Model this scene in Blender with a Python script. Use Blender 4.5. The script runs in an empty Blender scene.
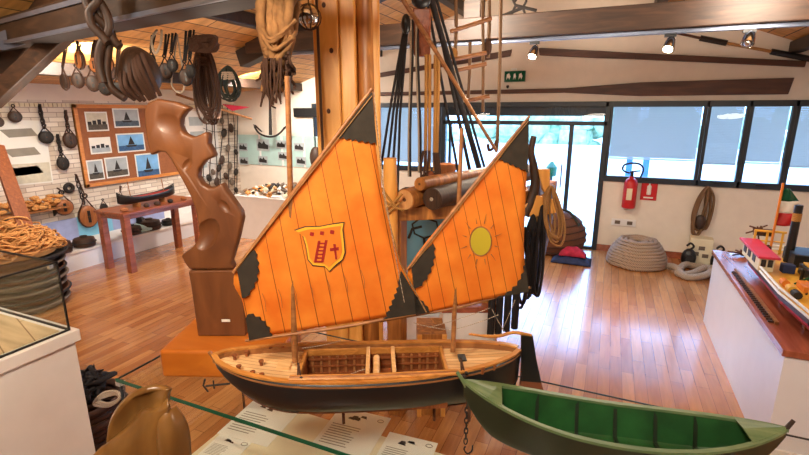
import bpy, math, random
from mathutils import Vector, Matrix
R = random.Random(7)
PI = math.pi
SC = bpy.context.scene
COL = SC.collection
# ------------------------------------------------------------------ camera
FPX = 467.0; PIT = math.radians(14.0); YAW = math.radians(23.5); EYE = Vector((0, 0, 2.0))
FW = Vector((-math.sin(YAW)*math.cos(PIT), math.cos(YAW)*math.cos(PIT), -math.sin(PIT)))
RT = Vector((math.cos(YAW), math.sin(YAW), 0)); UP = RT.cross(FW)
FWH = Vector((-math.sin(YAW), math.cos(YAW), 0))
def ray(x, y): return FW + RT*((x-404.5)/FPX) + UP*((227.5-y)/FPX)
def PZ(x, y, z): d = ray(x, y); return EYE + d*((z-EYE.z)/d.z)
def PY(x, y, v): d = ray(x, y); return EYE + d*(v/d.y)
def PX(x, y, v): d = ray(x, y); return EYE + d*(v/d.x)
def PD(x, y, v): return EYE + ray(x, y)*v
def PP(x, y, o, n): d = ray(x, y); return EYE + d*((o-EYE).dot(n)/d.dot(n))
cd = bpy.data.cameras.new('camera'); cam = bpy.data.objects.new('camera', cd); COL.objects.link(cam)
cd.sensor_width = 36; cd.lens = FPX/809*36; cd.clip_start = .02; cd.clip_end = 300
M3 = Matrix((RT, UP, -FW)).transposed(); cam.matrix_world = Matrix.Translation(EYE) @ M3.to_4x4()
SC.camera = cam
SC.view_settings.view_transform = 'Standard'; SC.view_settings.look = 'None'; SC.view_settings.gamma = 1
SC.view_settings.use_curve_mapping = False; SC.view_settings.exposure = -0.15

# ------------------------------------------------------------------ materials
def s2l(c): return tuple(((v/255)/12.92 if v/255 <= .04045 else ((v/255+.055)/1.055)**2.4) for v in c) + (1,)
class NT:
    def __init__(s, name):
        s.m = bpy.data.materials.new(name); s.m.use_nodes = True; s.t = s.m.node_tree; s.t.nodes.clear()
        s.out = s.n('ShaderNodeOutputMaterial'); s.b = s.n('ShaderNodeBsdfPrincipled'); s.l(s.b, 0, s.out, 0)
    def n(s, k, **kw):
        x = s.t.nodes.new(k)
        for a, v in kw.items():
            if hasattr(x, a): setattr(x, a, v)
            else: x.inputs[a.replace('_', ' ')].default_value = v
        return x
    def l(s, a, i, b, j): s.t.links.new(a.outputs[i], b.inputs[j])
    def coords(s, scale=(1, 1, 1), rot=(0, 0, 0), src='Object'):
        tc = s.n('ShaderNodeTexCoord'); mp = s.n('ShaderNodeMapping'); s.t.links.new(tc.outputs[src], mp.inputs[0])
        mp.inputs['Scale'].default_value = scale; mp.inputs['Rotation'].default_value = rot; return mp
    def ramp(s, src, out, stops):
        r = s.n('ShaderNodeValToRGB'); e = r.color_ramp.elements
        while len(e) < len(stops): e.new(.5)
        for k, (p, c) in enumerate(stops): e[k].position = p; e[k].color = c
        s.l(src, out, r, 0); return r
    def bump(s, src, out, st=.3, dist=.01):
        b = s.n('ShaderNodeBump'); b.inputs['Strength'].default_value = st; b.inputs['Distance'].default_value = dist
        s.l(src, out, b, 'Height'); s.l(b, 0, s.b, 'Normal'); return b
def plain(name, c, rough=.6, metal=0, noise=.12, nscale=8, bump=0, coat=0):
    t = NT(name); c = s2l(c); lo = tuple(v*(1-noise) for v in c[:3])+(1,); hi = tuple(min(1, v*(1+noise)) for v in c[:3])+(1,)
    mp = t.coords(); nz = t.n('ShaderNodeTexNoise'); nz.inputs['Scale'].default_value = nscale; nz.inputs['Detail'].default_value = 4
    t.l(mp, 0, nz, 0); r = t.ramp(nz, 0, [(.3, lo), (.7, hi)]); t.l(r, 0, t.b, 'Base Color')
    t.b.inputs['Roughness'].default_value = rough; t.b.inputs['Metallic'].default_value = metal
    t.b.inputs['Coat Weight'].default_value = coat
    if bump: t.bump(nz, 0, bump)
    return t.m
def wood(name, c1, c2, axis=2, rough=.45, scale=3, stretch=.12, coat=0, bump=.1):
    t = NT(name); sc = [scale*4]*3; sc[axis] = scale*4*stretch
    mp = t.coords(tuple(sc)); nz = t.n('ShaderNodeTexNoise'); nz.inputs['Scale'].default_value = 1.6; nz.inputs['Detail'].default_value = 7
    nz.inputs['Distortion'].default_value = 1.2; t.l(mp, 0, nz, 0)
    r = t.ramp(nz, 0, [(.32, s2l(c1)), (.55, s2l(tuple((a+b)/2 for a, b in zip(c1, c2)))), (.72, s2l(c2))]); t.l(r, 0, t.b, 'Base Color')
    t.b.inputs['Roughness'].default_value = rough; t.b.inputs['Coat Weight'].default_value = coat
    t.bump(nz, 0, bump, .004); return t.m
def ropem(name, c, scale=120):
    t = NT(name); mp = t.coords(); w = t.n('ShaderNodeTexWave'); w.bands_direction = 'DIAGONAL'; w.inputs['Scale'].default_value = scale
    w.inputs['Distortion'].default_value = 1.5; t.l(mp, 0, w, 0); c = s2l(c)
    r = t.ramp(w, 0, [(.1, tuple(v*.5 for v in c[:3])+(1,)), (.6, c)]); t.l(r, 0, t.b, 'Base Color'); t.b.inputs['Roughness'].default_value = .85
    t.bump(w, 0, .5, .003); return t.m
def glassm(name, tint=(1, 1, 1), rough=0.0, k=.5):
    t = NT(name); t.t.nodes.remove(t.b); tr = t.n('ShaderNodeBsdfTransparent'); tr.inputs[0].default_value = tint+(1,)
    g = t.n('ShaderNodeBsdfGlossy'); g.inputs['Roughness'].default_value = rough
    lw = t.n('ShaderNodeLayerWeight'); pw = t.n('ShaderNodeMath', operation='POWER'); pw.inputs[1].default_value = 4; t.l(lw, 1, pw, 0)
    ml = t.n('ShaderNodeMath', operation='MULTIPLY_ADD'); ml.inputs[1].default_value = k; ml.inputs[2].default_value = .02; t.l(pw, 0, ml, 0)
    mx = t.n('ShaderNodeMixShader'); t.l(ml, 0, mx, 0); t.l(tr, 0, mx, 1); t.l(g, 0, mx, 2); t.l(mx, 0, t.out, 0); return t.m
def emis(name, c, st):
    t = NT(name); t.b.inputs['Base Color'].default_value = s2l(c); t.b.inputs['Emission Color'].default_value = s2l(c)
    t.b.inputs['Emission Strength'].default_value = st; return t.m

M = {}
M['wall'] = plain('wall_paint', (232, 220, 204), .8, noise=.03, bump=.05)
M['white'] = plain('white_paint', (232, 228, 224), .5, noise=.03)
M['whitegloss'] = plain('white_gloss', (225, 226, 232), .25, noise=.02)
M['cream'] = plain('cream_card', (222, 210, 178), .6, noise=.05)
M['black'] = plain('black_paint', (22, 21, 22), .4)
M['hullblack'] = plain('hull_black', (24, 23, 24), .4, noise=.15, coat=.1)
M['frame'] = plain('window_frame_metal', (40, 48, 56), .4)
M['iron'] = plain('old_iron', (36, 29, 25), .65, metal=.1, noise=.3, nscale=30, bump=.3)
M['rust'] = plain('rusty_iron', (92, 56, 36), .8, metal=.2, noise=.35, nscale=50, bump=.3)
M['chrome'] = plain('chrome', (200, 200, 200), .15, metal=1)
M['alu'] = plain('track_metal', (120, 128, 146), .35, metal=.8)
M['red'] = plain('red_paint', (190, 26, 28), .35)
M['redsail'] = plain('red_emblem', (150, 24, 16), .7)
M['green'] = plain('green_paint', (30, 78, 34), .45, noise=.3, nscale=14, coat=.1)
M['greenhull'] = plain('green_hull', (30, 42, 26), .42, noise=.25, nscale=10, coat=.2)
M['greenwood'] = wood('green_rim', (88, 114, 74), (120, 138, 96), 0, .4, 5)
M['greenedge'] = plain('green_glass_edge', (16, 84, 58), .1)
M['blue'] = plain('blue_paint', (70, 120, 185), .5)
M['paleblue'] = plain('pale_blue_board', (120, 185, 215), .5, noise=.12, nscale=3)
M['lilac'] = plain('lilac_cloth', (150, 160, 200), .7)
M['yellow'] = plain('yellow_paint', (222, 170, 60), .5)
M['orange'] = plain('orange_paint', (220, 130, 40), .5)
M['pink'] = plain('pink_roof', (196, 44, 72), .5)
M['emblemyellow'] = plain('emblem_yellow', (232, 168, 40), .7, noise=.06)
M['sun'] = plain('sun_olive', (186, 166, 36), .7, noise=.06)
M['darkcanvas'] = plain('dark_canvas', (46, 38, 28), .85, noise=.25, nscale=30, bump=.2)
M['canvas'] = plain('tan_canvas', (146, 104, 62), .85, noise=.35, nscale=22, bump=.6)
M['leather'] = plain('tan_leather', (190, 130, 66), .6)
M['rope'] = ropem('manila_rope', (190, 140, 84)); M['ropered'] = ropem('tarred_rope', (84, 54, 38))
M['ropepale'] = ropem('pale_rope', (190, 170, 148), 60); M['ropeor'] = ropem('orange_twine', (232, 168, 98), 40)
M['ropeold'] = ropem('old_rope', (132, 98, 66), 60); M['navy'] = plain('navy_cloth', (34, 46, 84), .8, noise=.3, nscale=20); M['berry'] = plain('berry_cloth', (170, 30, 62), .8, noise=.3, nscale=20)
M['ropeblk'] = ropem('black_rope', (38, 34, 36)); M['ropegrey'] = ropem('grey_rope', (120, 104, 90), 70); M['ropemound'] = ropem('mooring_rope', (176, 150, 126), 22)
M['ropegreen'] = ropem('dark_green_cable', (56, 64, 56)); M['ropeyel'] = ropem('yellow_rope', (190, 134, 66), 50)
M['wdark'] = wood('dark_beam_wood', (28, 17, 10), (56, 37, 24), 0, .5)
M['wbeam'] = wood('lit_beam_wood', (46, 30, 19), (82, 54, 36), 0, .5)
M['wpost'] = wood('honey_post_wood', (216, 144, 62), (250, 190, 104), 2, .4, 2)
M['wpost2'] = wood('brown_post_wood', (130, 78, 36), (216, 146, 72), 2, .4, 3)
M['forc'] = wood('walnut_wood', (92, 52, 26), (136, 84, 44), 2, .48, 1.5, .3, coat=.05, bump=.03)
M['forc2'] = wood('olive_walnut', (112, 76, 36), (164, 118, 60), 2, .3, 1.5, .3, coat=.4, bump=.03)
M['baseblock'] = wood('orange_varnished_wood', (176, 94, 26), (208, 124, 42), 0, .3, 1.5, coat=.4)
M['basefront'] = M['baseblock']
M['table'] = wood('mahogany_wood', (120, 58, 30), (168, 92, 54), 1, .35, coat=.2)
M['deck'] = wood('pale_deck_wood', (205, 160, 104), (232, 190, 136), 0, .4, 8)
M['rail'] = wood('golden_rail_wood', (172, 112, 48), (214, 150, 76), 0, .35, 8, coat=.2)
M['rib'] = wood('brown_hold_wood', (112, 58, 28), (156, 90, 46), 2, .5, 8)
M['keel'] = plain('red_brown_antifouling', (120, 66, 40), .5)
M['spar'] = wood('spar_wood', (130, 82, 44), (178, 122, 72), 0, .45, 6)
M['dwood'] = wood('aged_block_wood', (44, 28, 19), (82, 54, 36), 2, .55, 6)
M['bwood'] = wood('chestnut_block_wood', (130, 74, 36), (176, 110, 60), 2, .4, 6)
M['oar'] = wood('oar_wood', (66, 36, 22), (98, 58, 36), 0, .5, 2)
M['cab'] = wood('cabinet_top_wood', (138, 72, 50), (176, 102, 74), 1, .25, 2, coat=.3)
M['frameor'] = wood('orange_frame_wood', (196, 120, 50), (222, 150, 76), 1, .4, 4)
M['cork'] = plain('cork_brown', (150, 92, 56), .8, noise=.1, nscale=20)
M['wicker'] = ropem('brown_wicker', (120, 74, 48), 60)
M['log'] = wood('log_end_wood', (190, 132, 76), (216, 164, 108), 2, .6, 5)
M['photo'] = plain('photo_paper', (232, 230, 220), .4, noise=.02)
M['sky1'] = plain('print_sky_grey', (170, 178, 180), .4, noise=.1, nscale=12); M['sea1'] = plain('print_sea_grey', (70, 84, 96), .4, noise=.3, nscale=30)
M['sky2'] = plain('print_sky_blue', (120, 176, 224), .35, noise=.15, nscale=8); M['sea2'] = plain('print_sea_blue', (52, 88, 130), .35, noise=.3, nscale=30)
M['sky3'] = plain('print_cream', (206, 200, 176), .4, noise=.1, nscale=20); M['sea3'] = plain('print_brown', (84, 76, 62), .5, noise=.4, nscale=40)
M['ink'] = plain('ink', (40, 36, 34), .6)
M['inkgrey'] = plain('grey_ink', (140, 134, 120), .6)
M['teal'] = plain('pale_teal_panel', (176, 206, 200), .4, noise=.05)
M['glass'] = glassm('clear_glass', (.97, .99, .98)); M['winglass'] = glassm('window_glass', (.96, .98, 1.0))
M['outground'] = plain('outside_paving', (214, 214, 210), .8); M['outwall'] = plain('outside_wall', (225, 230, 235), .8)
M['leaf'] = plain('outside_leaves', (178, 200, 172), .8, noise=.4, nscale=6)

def floor_mat():
    t = NT('parquet'); mp = t.coords((1, 1, 1), (0, 0, PI/2))
    def br(mort):
        b = t.n('ShaderNodeTexBrick'); b.offset = .37; b.inputs['Scale'].default_value = 1
        b.inputs['Brick Width'].default_value = .62; b.inputs['Row Height'].default_value = .085
        b.inputs['Mortar Size'].default_value = mort; b.inputs['Bias'].default_value = -.1
        b.inputs['Color1'].default_value = s2l((170, 108, 60)); b.inputs['Color2'].default_value = s2l((202, 142, 86)); b.inputs['Mortar'].default_value = s2l((110, 62, 34))
        t.l(mp, 0, b, 0); return b
    b = br(.0015)
    m2 = t.coords((14, 1.4, 1)); nz = t.n('ShaderNodeTexNoise'); nz.inputs['Scale'].default_value = 2.2; nz.inputs['Detail'].default_value = 6; nz.inputs['Distortion'].default_value = .8; t.l(m2, 0, nz, 0)
    r = t.ramp(nz, 0, [(.3, (.74, .70, .66, 1)), (.7, (1.1, 1.1, 1.08, 1))])
    mx = t.n('ShaderNodeMix'); mx.data_type = 'RGBA'; mx.blend_type = 'MULTIPLY'; mx.inputs[0].default_value = .8
    t.t.links.new(b.outputs[0], mx.inputs[6]); t.t.links.new(r.outputs[0], mx.inputs[7]); t.t.links.new(mx.outputs[2], t.b.inputs['Base Color'])
    t.b.inputs['Roughness'].default_value = .26; t.b.inputs['Coat Weight'].default_value = .7; t.b.inputs['Coat Roughness'].default_value = .14
    t.bump(b, 1, -.15, .002); return t.m
M['floor'] = floor_mat()
def brick_mat():
    t = NT('white_painted_brick'); tc = t.n('ShaderNodeTexCoord'); sp = t.n('ShaderNodeSeparateXYZ'); cb = t.n('ShaderNodeCombineXYZ')
    t.t.links.new(tc.outputs['Object'], sp.inputs[0]); t.l(sp, 1, cb, 0); t.l(sp, 2, cb, 1)
    b = t.n('ShaderNodeTexBrick'); b.inputs['Scale'].default_value = 1; b.inputs['Brick Width'].default_value = .21; b.inputs['Row Height'].default_value = .062; b.inputs['Mortar Size'].default_value = .005
    b.inputs['Color1'].default_value = s2l((200, 184, 166)); b.inputs['Color2'].default_value = s2l((232, 222, 208)); b.inputs['Mortar'].default_value = s2l((168, 152, 138))
    t.l(cb, 0, b, 0); t.l(b, 0, t.b, 'Base Color'); t.b.inputs['Roughness'].default_value = .6; t.bump(b, 1, -.4, .01); return t.m
M['brick'] = brick_mat()
def plank_mat(name, c1, c2, row=.14, ln=3.0, rot=0, mort=.006, mc=(40, 22, 12)):
    t = NT(name); mp = t.coords((1, 1, 1), (0, 0, rot)); b = t.n('ShaderNodeTexBrick'); b.inputs['Scale'].default_value = 1
    b.inputs['Brick Width'].default_value = ln; b.inputs['Row Height'].default_value = row; b.inputs['Mortar Size'].default_value = mort
    b.inputs['Color1'].default_value = s2l(c1); b.inputs['Color2'].default_value = s2l(c2); b.inputs['Mortar'].default_value = s2l(mc)
    t.l(mp, 0, b, 0); m2 = t.coords((2, 14, 2), (0, 0, rot)); nz = t.n('ShaderNodeTexNoise'); nz.inputs['Scale'].default_value = 1.5; nz.inputs['Detail'].default_value = 5; t.l(m2, 0, nz, 0)
    r = t.ramp(nz, 0, [(.3, (.6, .56, .5, 1)), (.7, (1.1, 1.1, 1.1, 1))]); mx = t.n('ShaderNodeMix'); mx.data_type = 'RGBA'; mx.blend_type = 'MULTIPLY'; mx.inputs[0].default_value = .8
    t.t.links.new(b.outputs[0], mx.inputs[6]); t.t.links.new(r.outputs[0], mx.inputs[7]); t.t.links.new(mx.outputs[2], t.b.inputs['Base Color'])
    t.b.inputs['Roughness'].default_value = .55; return t.m
M['ceil'] = plank_mat('ceiling_planks', (196, 136, 70), (226, 172, 104), .16, 4, PI/2)
M['deckplank'] = plank_mat('deck_planks', (214, 168, 112), (236, 196, 144), .018, 1.5, math.radians(-20), .0009, (150, 104, 60))
M['caseboard'] = plank_mat('case_boards', (206, 180, 140), (226, 204, 168), .12, 1.2, .3, .003, (150, 120, 84))
def sail_mat():
    t = NT('orange_sail_cloth'); tc = t.n('ShaderNodeTexCoord'); sp = t.n('ShaderNodeSeparateXYZ'); t.t.links.new(tc.outputs['UV'], sp.inputs[0])
    fr = t.n('ShaderNodeMath', operation='FRACT'); t.l(sp, 0, fr, 0); sb = t.n('ShaderNodeMath', operation='SUBTRACT'); sb.inputs[1].default_value = .5; t.l(fr, 0, sb, 0)
    ab = t.n('ShaderNodeMath', operation='ABSOLUTE'); t.l(sb, 0, ab, 0)
    ln = t.n('ShaderNodeMath', operation='LESS_THAN'); ln.inputs[1].default_value = .022; t.l(ab, 0, ln, 0)
    mp = t.coords((9, 9, 9)); nz = t.n('ShaderNodeTexNoise'); nz.inputs['Scale'].default_value = 1.2; nz.inputs['Detail'].default_value = 5; t.l(mp, 0, nz, 0)
    r = t.ramp(nz, 0, [(.3, s2l((236, 128, 30))), (.7, s2l((250, 160, 54)))])
    mx = t.n('ShaderNodeMix'); mx.data_type = 'RGBA'; t.l(ln, 0, mx, 0); t.t.links.new(r.outputs[0], mx.inputs[6]); mx.inputs[7].default_value = s2l((160, 78, 20))
    t.t.links.new(mx.outputs[2], t.b.inputs['Base Color']); t.b.inputs['Roughness'].default_value = .7
    tr = t.n('ShaderNodeBsdfTranslucent'); t.t.links.new(mx.outputs[2], tr.inputs[0]); ms = t.n('ShaderNodeMixShader'); ms.inputs[0].default_value = .35
    t.l(t.b, 0, ms, 1); t.l(tr, 0, ms, 2); t.l(ms, 0, t.out, 0); return t.m
M['sail'] = sail_mat()
def blind_mat():
    t = NT('blind_slats'); t.b.inputs['Base Color'].default_value = s2l((140, 146, 154)); t.b.inputs['Roughness'].default_value = .5
    tr = t.n('ShaderNodeBsdfTranslucent'); tr.inputs[0].default_value = s2l((236, 226, 214)); ms = t.n('ShaderNodeMixShader'); ms.inputs[0].default_value = .5
    t.l(t.b, 0, ms, 1); t.l(tr, 0, ms, 2); tp = t.n('ShaderNodeBsdfTransparent'); m2 = t.n('ShaderNodeMixShader'); m2.inputs[0].default_value = .03
    t.l(ms, 0, m2, 1); t.l(tp, 0, m2, 2); t.l(m2, 0, t.out, 0); return t.m
M['blind'] = blind_mat()

# ------------------------------------------------------------------ mesh building
class MB:
    def __init__(s): s.v = []; s.f = []; s.uv = None
    def add(s, vs, fs):
        k = len(s.v); s.v += [Vector(v) for v in vs]; s.f += [tuple(i+k for i in f) for f in fs]; return s
    def box(s, c, size, rot=None, taper=1):
        c = Vector(c); hx, hy, hz = size[0]/2, size[1]/2, size[2]/2; vs = []
        for z in (-hz, hz):
            k = taper if z > 0 else 1
            for x, y in ((-hx, -hy), (hx, -hy), (hx, hy), (-hx, hy)):
                p = Vector((x*k, y*k, z)); vs.append(c + (rot @ p if rot else p))
        return s.add(vs, [(0, 3, 2, 1), (4, 5, 6, 7), (0, 1, 5, 4), (1, 2, 6, 5), (2, 3, 7, 6), (3, 0, 4, 7)])
    def bx(s, x0, x1, y0, y1, z0, z1): return s.box(((x0+x1)/2, (y0+y1)/2, (z0+z1)/2), (x1-x0, y1-y0, z1-z0))
    def tube(s, pts, r, seg=6, closed=False):
        pts = [Vector(p) for p in pts]; n = len(pts); rr = r if isinstance(r, (list, tuple)) else [r]*n
        t0 = (pts[1]-pts[0]).normalized(); a = Vector((0, 0, 1)) if abs(t0.z) < .9 else Vector((1, 0, 0)); nrm = t0.cross(a).normalized(); vs = []
        for i, p in enumerate(pts):
            if closed: t = (pts[(i+1) % n]-pts[i-1])
            else: t = pts[min(i+1, n-1)]-pts[max(i-1, 0)]
            if t.length < 1e-9: t = t0
            t = t.normalized(); nrm = nrm - t*nrm.dot(t)
            if nrm.length < 1e-6: nrm = t.orthogonal()
            nrm.normalize(); b = t.cross(nrm)
            for k in range(seg): an = 2*PI*k/seg; vs.append(p + (nrm*math.cos(an)+b*math.sin(an))*rr[i])
        fs = []
        for i in range(n if closed else n-1):
            j = (i+1) % n
            for k in range(seg): k2 = (k+1) % seg; fs.append((i*seg+k, i*seg+k2, j*seg+k2, j*seg+k))
        if not closed: fs += [tuple(range(seg))[::-1], tuple((n-1)*seg+k for k in range(seg))]
        return s.add(vs, fs)
    def bar(s, a, b, w, h, up=(0, 0, 1)):
        a = Vector(a); b = Vector(b); d = b-a; x = d.normalized(); y = Vector(up).cross(x)
        if y.length < 1e-4: y = x.orthogonal()
        y.normalize(); z = x.cross(y); m = Matrix((x, y, z)).transposed(); return s.box((a+b)/2, (d.length, w, h), m)
    def prism(s, poly, th):                                     # polygon of 3D points, extruded by vector th
        n = len(poly); p = [Vector(q) for q in poly]; th = Vector(th)
        return s.add(p+[q+th for q in p], [tuple(range(n))[::-1], tuple(range(n, 2*n))]+[(i, (i+1) % n, n+(i+1) % n, n+i) for i in range(n)])
    def ell(s, c, rad, rot=None, u=12, v=8):
        c = Vector(c); vs = []; fs = []
        for i in range(v+1):
            ph = PI*i/v
            for k in range(u):
                th = 2*PI*k/u; p = Vector((rad[0]*math.sin(ph)*math.cos(th), rad[1]*math.sin(ph)*math.sin(th), rad[2]*math.cos(ph))); vs.append(c+(rot @ p if rot else p))
        for i in range(v):
            for k in range(u): k2 = (k+1) % u; fs.append((i*u+k, (i+1)*u+k, (i+1)*u+k2, i*u+k2))
        return s.add(vs, fs)
    def lathe(s, prof, o, seg=20, rot=None):                    # prof of (r, z)
        o = Vector(o); vs = []; n = len(prof)
        for r, z in prof:
            for k in range(seg):
                p = Vector((r*math.cos(2*PI*k/seg), r*math.sin(2*PI*k/seg), z)); vs.append(o+(rot @ p if rot else p))
        fs = [(i*seg+k, i*seg+(k+1) % seg, (i+1)*seg+(k+1) % seg, (i+1)*seg+k) for i in range(n-1) for k in range(seg)]
        fs += [tuple(range(seg))[::-1], tuple((n-1)*seg+k for k in range(seg))]; return s.add(vs, fs)
    def grid(s, fn, nu, nv):
        vs = [fn(i/nu, j/nv) for i in range(nu+1) for j in range(nv+1)]
        return s.add(vs, [(i*(nv+1)+j, (i+1)*(nv+1)+j, (i+1)*(nv+1)+j+1, i*(nv+1)+j+1) for i in range(nu) for j in range(nv)])
def rootloc(p):
    o = Vector((0, 0, 0))
    while p: o += p.location; p = p.parent
    return o
def obj(name, mb, mat, parent=None, smooth=None, bevel=0, solid=0, label=None, sub=0, seg=2, kind=None, at=None):
    off = rootloc(parent)
    if at is not None: off = Vector(at)
    me = bpy.data.meshes.new(name); me.from_pydata([tuple(v-off) for v in mb.v], [], mb.f); me.update()
    o = bpy.data.objects.new(name, me); COL.objects.link(o); o.parent = parent
    if at is not None: o.location = off
    if mat: me.materials.append(M[mat] if isinstance(mat, str) else mat)
    if smooth is not None:
        me.shade_smooth()
        if smooth < 179: 
            try: me.set_sharp_from_angle(angle=math.radians(smooth))
            except Exception: pass
    if mb.uv:
        uvl = me.uv_layers.new(name='UVMap')
        for lp in me.loops: uvl.data[lp.index].uv = mb.uv[lp.vertex_index]
    if solid: m = o.modifiers.new('solid', 'SOLIDIFY'); m.thickness = solid; m.offset = 0
    if bevel:
        m = o.modifiers.new('bevel', 'BEVEL'); m.width = bevel; m.segments = seg; m.limit_method = 'ANGLE'; m.angle_limit = math.radians(40)
    if sub: m = o.modifiers.new('sub', 'SUBSURF'); m.levels = sub; m.render_levels = sub
    if label: o['label'] = label
    if kind: o['kind'] = kind
    return o
def thing(name, label, cat, loc, group=None):
    o = bpy.data.objects.new(name, None); o.empty_display_size = .05; COL.objects.link(o); o.location = Vector(loc)
    o['label'] = label; o['category'] = cat; o['kind'] = 'thing'
    if group: o['group'] = group
    return o
def one(name, mb, mat, label, cat, at, group=None, **k):
    k.setdefault('kind', 'thing'); o = obj(name, mb, mat, None, at=at, **k); o['label'] = label; o['category'] = cat
    if group: o['group'] = group
    return o
def struct(name, mb, mat, parent=None, **k):
    o = obj(name, mb, mat, parent, **k)
    if parent is None: o['kind'] = 'structure'
    return o
def sag(a, b, d, n=12):
    a = Vector(a); b = Vector(b); return [a.lerp(b, i/n)-Vector((0, 0, d*4*(i/n)*(1-i/n))) for i in range(n+1)]
def smoothpts(pts, n=6, closed=False):
    P = [Vector(p) for p in pts]; out = []; N = len(P)
    for i in range(N if closed else N-1):
        g = (lambda k: P[k % N]) if closed else (lambda k: P[max(0, min(N-1, k))])
        a, b, c, d = g(i-1), g(i), g(i+1), g(i+2)
        for k in range(n):
            t = k/n; out.append(.5*((2*b)+(c-a)*t+(2*a-5*b+4*c-d)*t*t+(3*b-a-3*c+d)*t**3))
    if not closed: out.append(P[-1])
    return out
def rotz(a): return Matrix.Rotation(a, 3, 'Z')
CF = Matrix((RT, FWH, Vector((0, 0, 1)))).transposed()   # x along the boats, y away from the viewer, z up

# ================================================================== THE SETTING
XL, XR, YB, YF = -6.75, 3.55, 7.25, -2.6
EAVE, RX, RZ = 2.34, -.885, 3.86; KX, KZ = -5.25, 2.46
def roofz(x): return EAVE+(x-XL)*(KZ-EAVE)/(KX-XL) if x < KX else RZ-(RX-x)*(RZ-KZ)/(RX-KX) if x < RX else RZ-(x-RX)*(RZ-2.17)/(XR-RX)
struct('floor', MB().bx(XL-.2, XR+.2, YF-.2, YB+.25, -.12, 0), 'floor')
wl = MB().bx(XL-.2, XL, YF, YB, 0, 2.14); struct('wall_left', wl, 'brick')
w2 = MB().bx(XL-.2, XL, YF, YB, 2.14, EAVE+.02); struct('trim_1', w2, 'wall')
struct('wall_right', MB().bx(XR, XR+.2, YF, YB, 0, 2.2), 'wall')
struct('wall_front', MB().prism([(XL, YF-.2, 0), (XR, YF-.2, 0), (XR, YF-.2, 2.17), (RX, YF-.2, RZ), (KX, YF-.2, KZ), (XL, YF-.2, EAVE)], (0, .2, 0)), 'wall')
W0, D0, D1, SILL, TOP = -4.95, -2.48, -.06, 1.07, 2.11
wb = MB()
wb.bx(XL, W0, YB, YB+.25, 0, TOP); wb.bx(W0, D0, YB, YB+.25, 0, SILL); wb.bx(D1, XR, YB, YB+.25, 0, SILL)
wb.prism([(XL, YB, TOP), (XR, YB, TOP), (XR, YB, 2.17), (RX, YB, RZ), (KX, YB, KZ), (XL, YB, EAVE)], (0, .25, 0))
struct('wall_back', wb, 'wall')
cl = MB()
cl.prism([(XL-.2, YF-.2, EAVE-.016), (KX, YF-.2, KZ), (KX, YF-.2, KZ+.12), (XL-.2, YF-.2, EAVE+.1)], (0, YB-YF+.45, 0)); cl.prism([(KX, YF-.2, KZ), (RX, YF-.2, RZ), (RX, YF-.2, RZ+.12), (KX, YF-.2, KZ+.12)], (0, YB-YF+.45, 0))
cl.prism([(RX, YF-.2, RZ), (XR+.2, YF-.2, 2.17-.076), (XR+.2, YF-.2, 2.29-.076), (RX, YF-.2, RZ+.12)], (0, YB-YF+.45, 0))
struct('ceiling', cl, 'ceil')
struct('baseboard_back', MB().bx(D1+.02, XR, YB-.02, YB, 0, .09), 'cab')
struct('baseboard_front', MB().bx(XL, XR, YF, YF+.02, 0, .09), 'cab')
# tile border on the brick wall, with its little dark key pattern
tb = MB()
for i in range(90):
    y = 2.2+i*.055
    if y < YB-.1: tb.bx(XL, XL+.012, y, y+.043, 2.055, 2.10); 
struct('trim_2', tb, 'cream')
# windows
def window(n, x0, x1, z0, z1, blindz=None, slat=True, mull=()):
    fr = MB(); t = .04
    fr.bx(x0-t, x1+t, YB-.03, YB+.05, z1-.055, z1+.02); fr.bx(x0-t, x1+t, YB-.03, YB+.05, z0-.04, z0+.04)
    fr.bx(x0-.02, x0+.018, YB-.02, YB+.05, z0, z1); fr.bx(x1-.018, x1+.02, YB-.02, YB+.05, z0, z1)
    for m in mull: fr.bx(m-.025, m+.025, YB-.02, YB+.05, z0, z1)
    w = struct('window_%d' % n, fr, 'frame', bevel=.004)
    obj('pane', MB().bx(x0, x1, YB+.02, YB+.026, z0, z1), 'winglass', w)
    if blindz:
        b = MB(); z = z1-.06
        while z > blindz:
            b.box(((x0+x1)/2, YB+.09, z), (x1-x0-.04, .024, .0015), Matrix.Rotation(math.radians(56), 3, 'X')); z -= .021
        b.bx(x0+.02, x1-.02, YB+.08, YB+.10, blindz-.02, blindz)
        obj('blind', b, 'blind', w)
    hm = MB().bx((x0+x1)/2-.05, (x0+x1)/2+.05, YB-.045, YB-.03, z0+.0, z0+.02)
    obj('handle', hm, 'black', w)
    return w
window(1, W0+.04, D0-.05, SILL, TOP, 1.18, mull=(-3.7,))
window(2, -.02, 1.085, SILL, TOP, 1.36)
window(3, 1.13, 1.545, SILL, TOP, 1.33)
window(4, 1.585, 2.01, SILL, TOP, 1.36)
window(5, 2.05, 3.45, SILL, TOP, 1.33)
# glazed door
df = MB(); df.bx(D0-.02, D0+.05, YB-.03, YB+.06, 0, TOP+.02); df.bx(D1-.05, D1+.02, YB-.03, YB+.06, 0, TOP+.02)
df.bx(D0, D1, YB-.03, YB+.06, TOP-.05, TOP+.02); df.bx(D0, D1, YB-.03, YB+.06, 1.80, 1.86); df.bx(-.56, -.50, YB-.02, YB+.05, 0, 1.82); df.bx(D0, D1, YB-.02, YB+.05, 0, .04)
df.bx(D0+.10, D0+.14, YB-.02, YB+.05, 0, 1.82)
door = struct('door_1', df, 'frame', bevel=.004)
obj('pane', MB().bx(D0+.04, D1-.04, YB+.015, YB+.021, .03, TOP-.04), 'winglass', door)
obj('shutter_box', MB().bx(D0+.05, D1-.05, YB+.05, YB+.2, 1.93, 2.09), 'frame', door)
obj('handle', MB().tube([(-.62, YB-.07, .9), (-.62, YB-.07, 1.25)], .012, 8), 'chrome', door)
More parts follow.
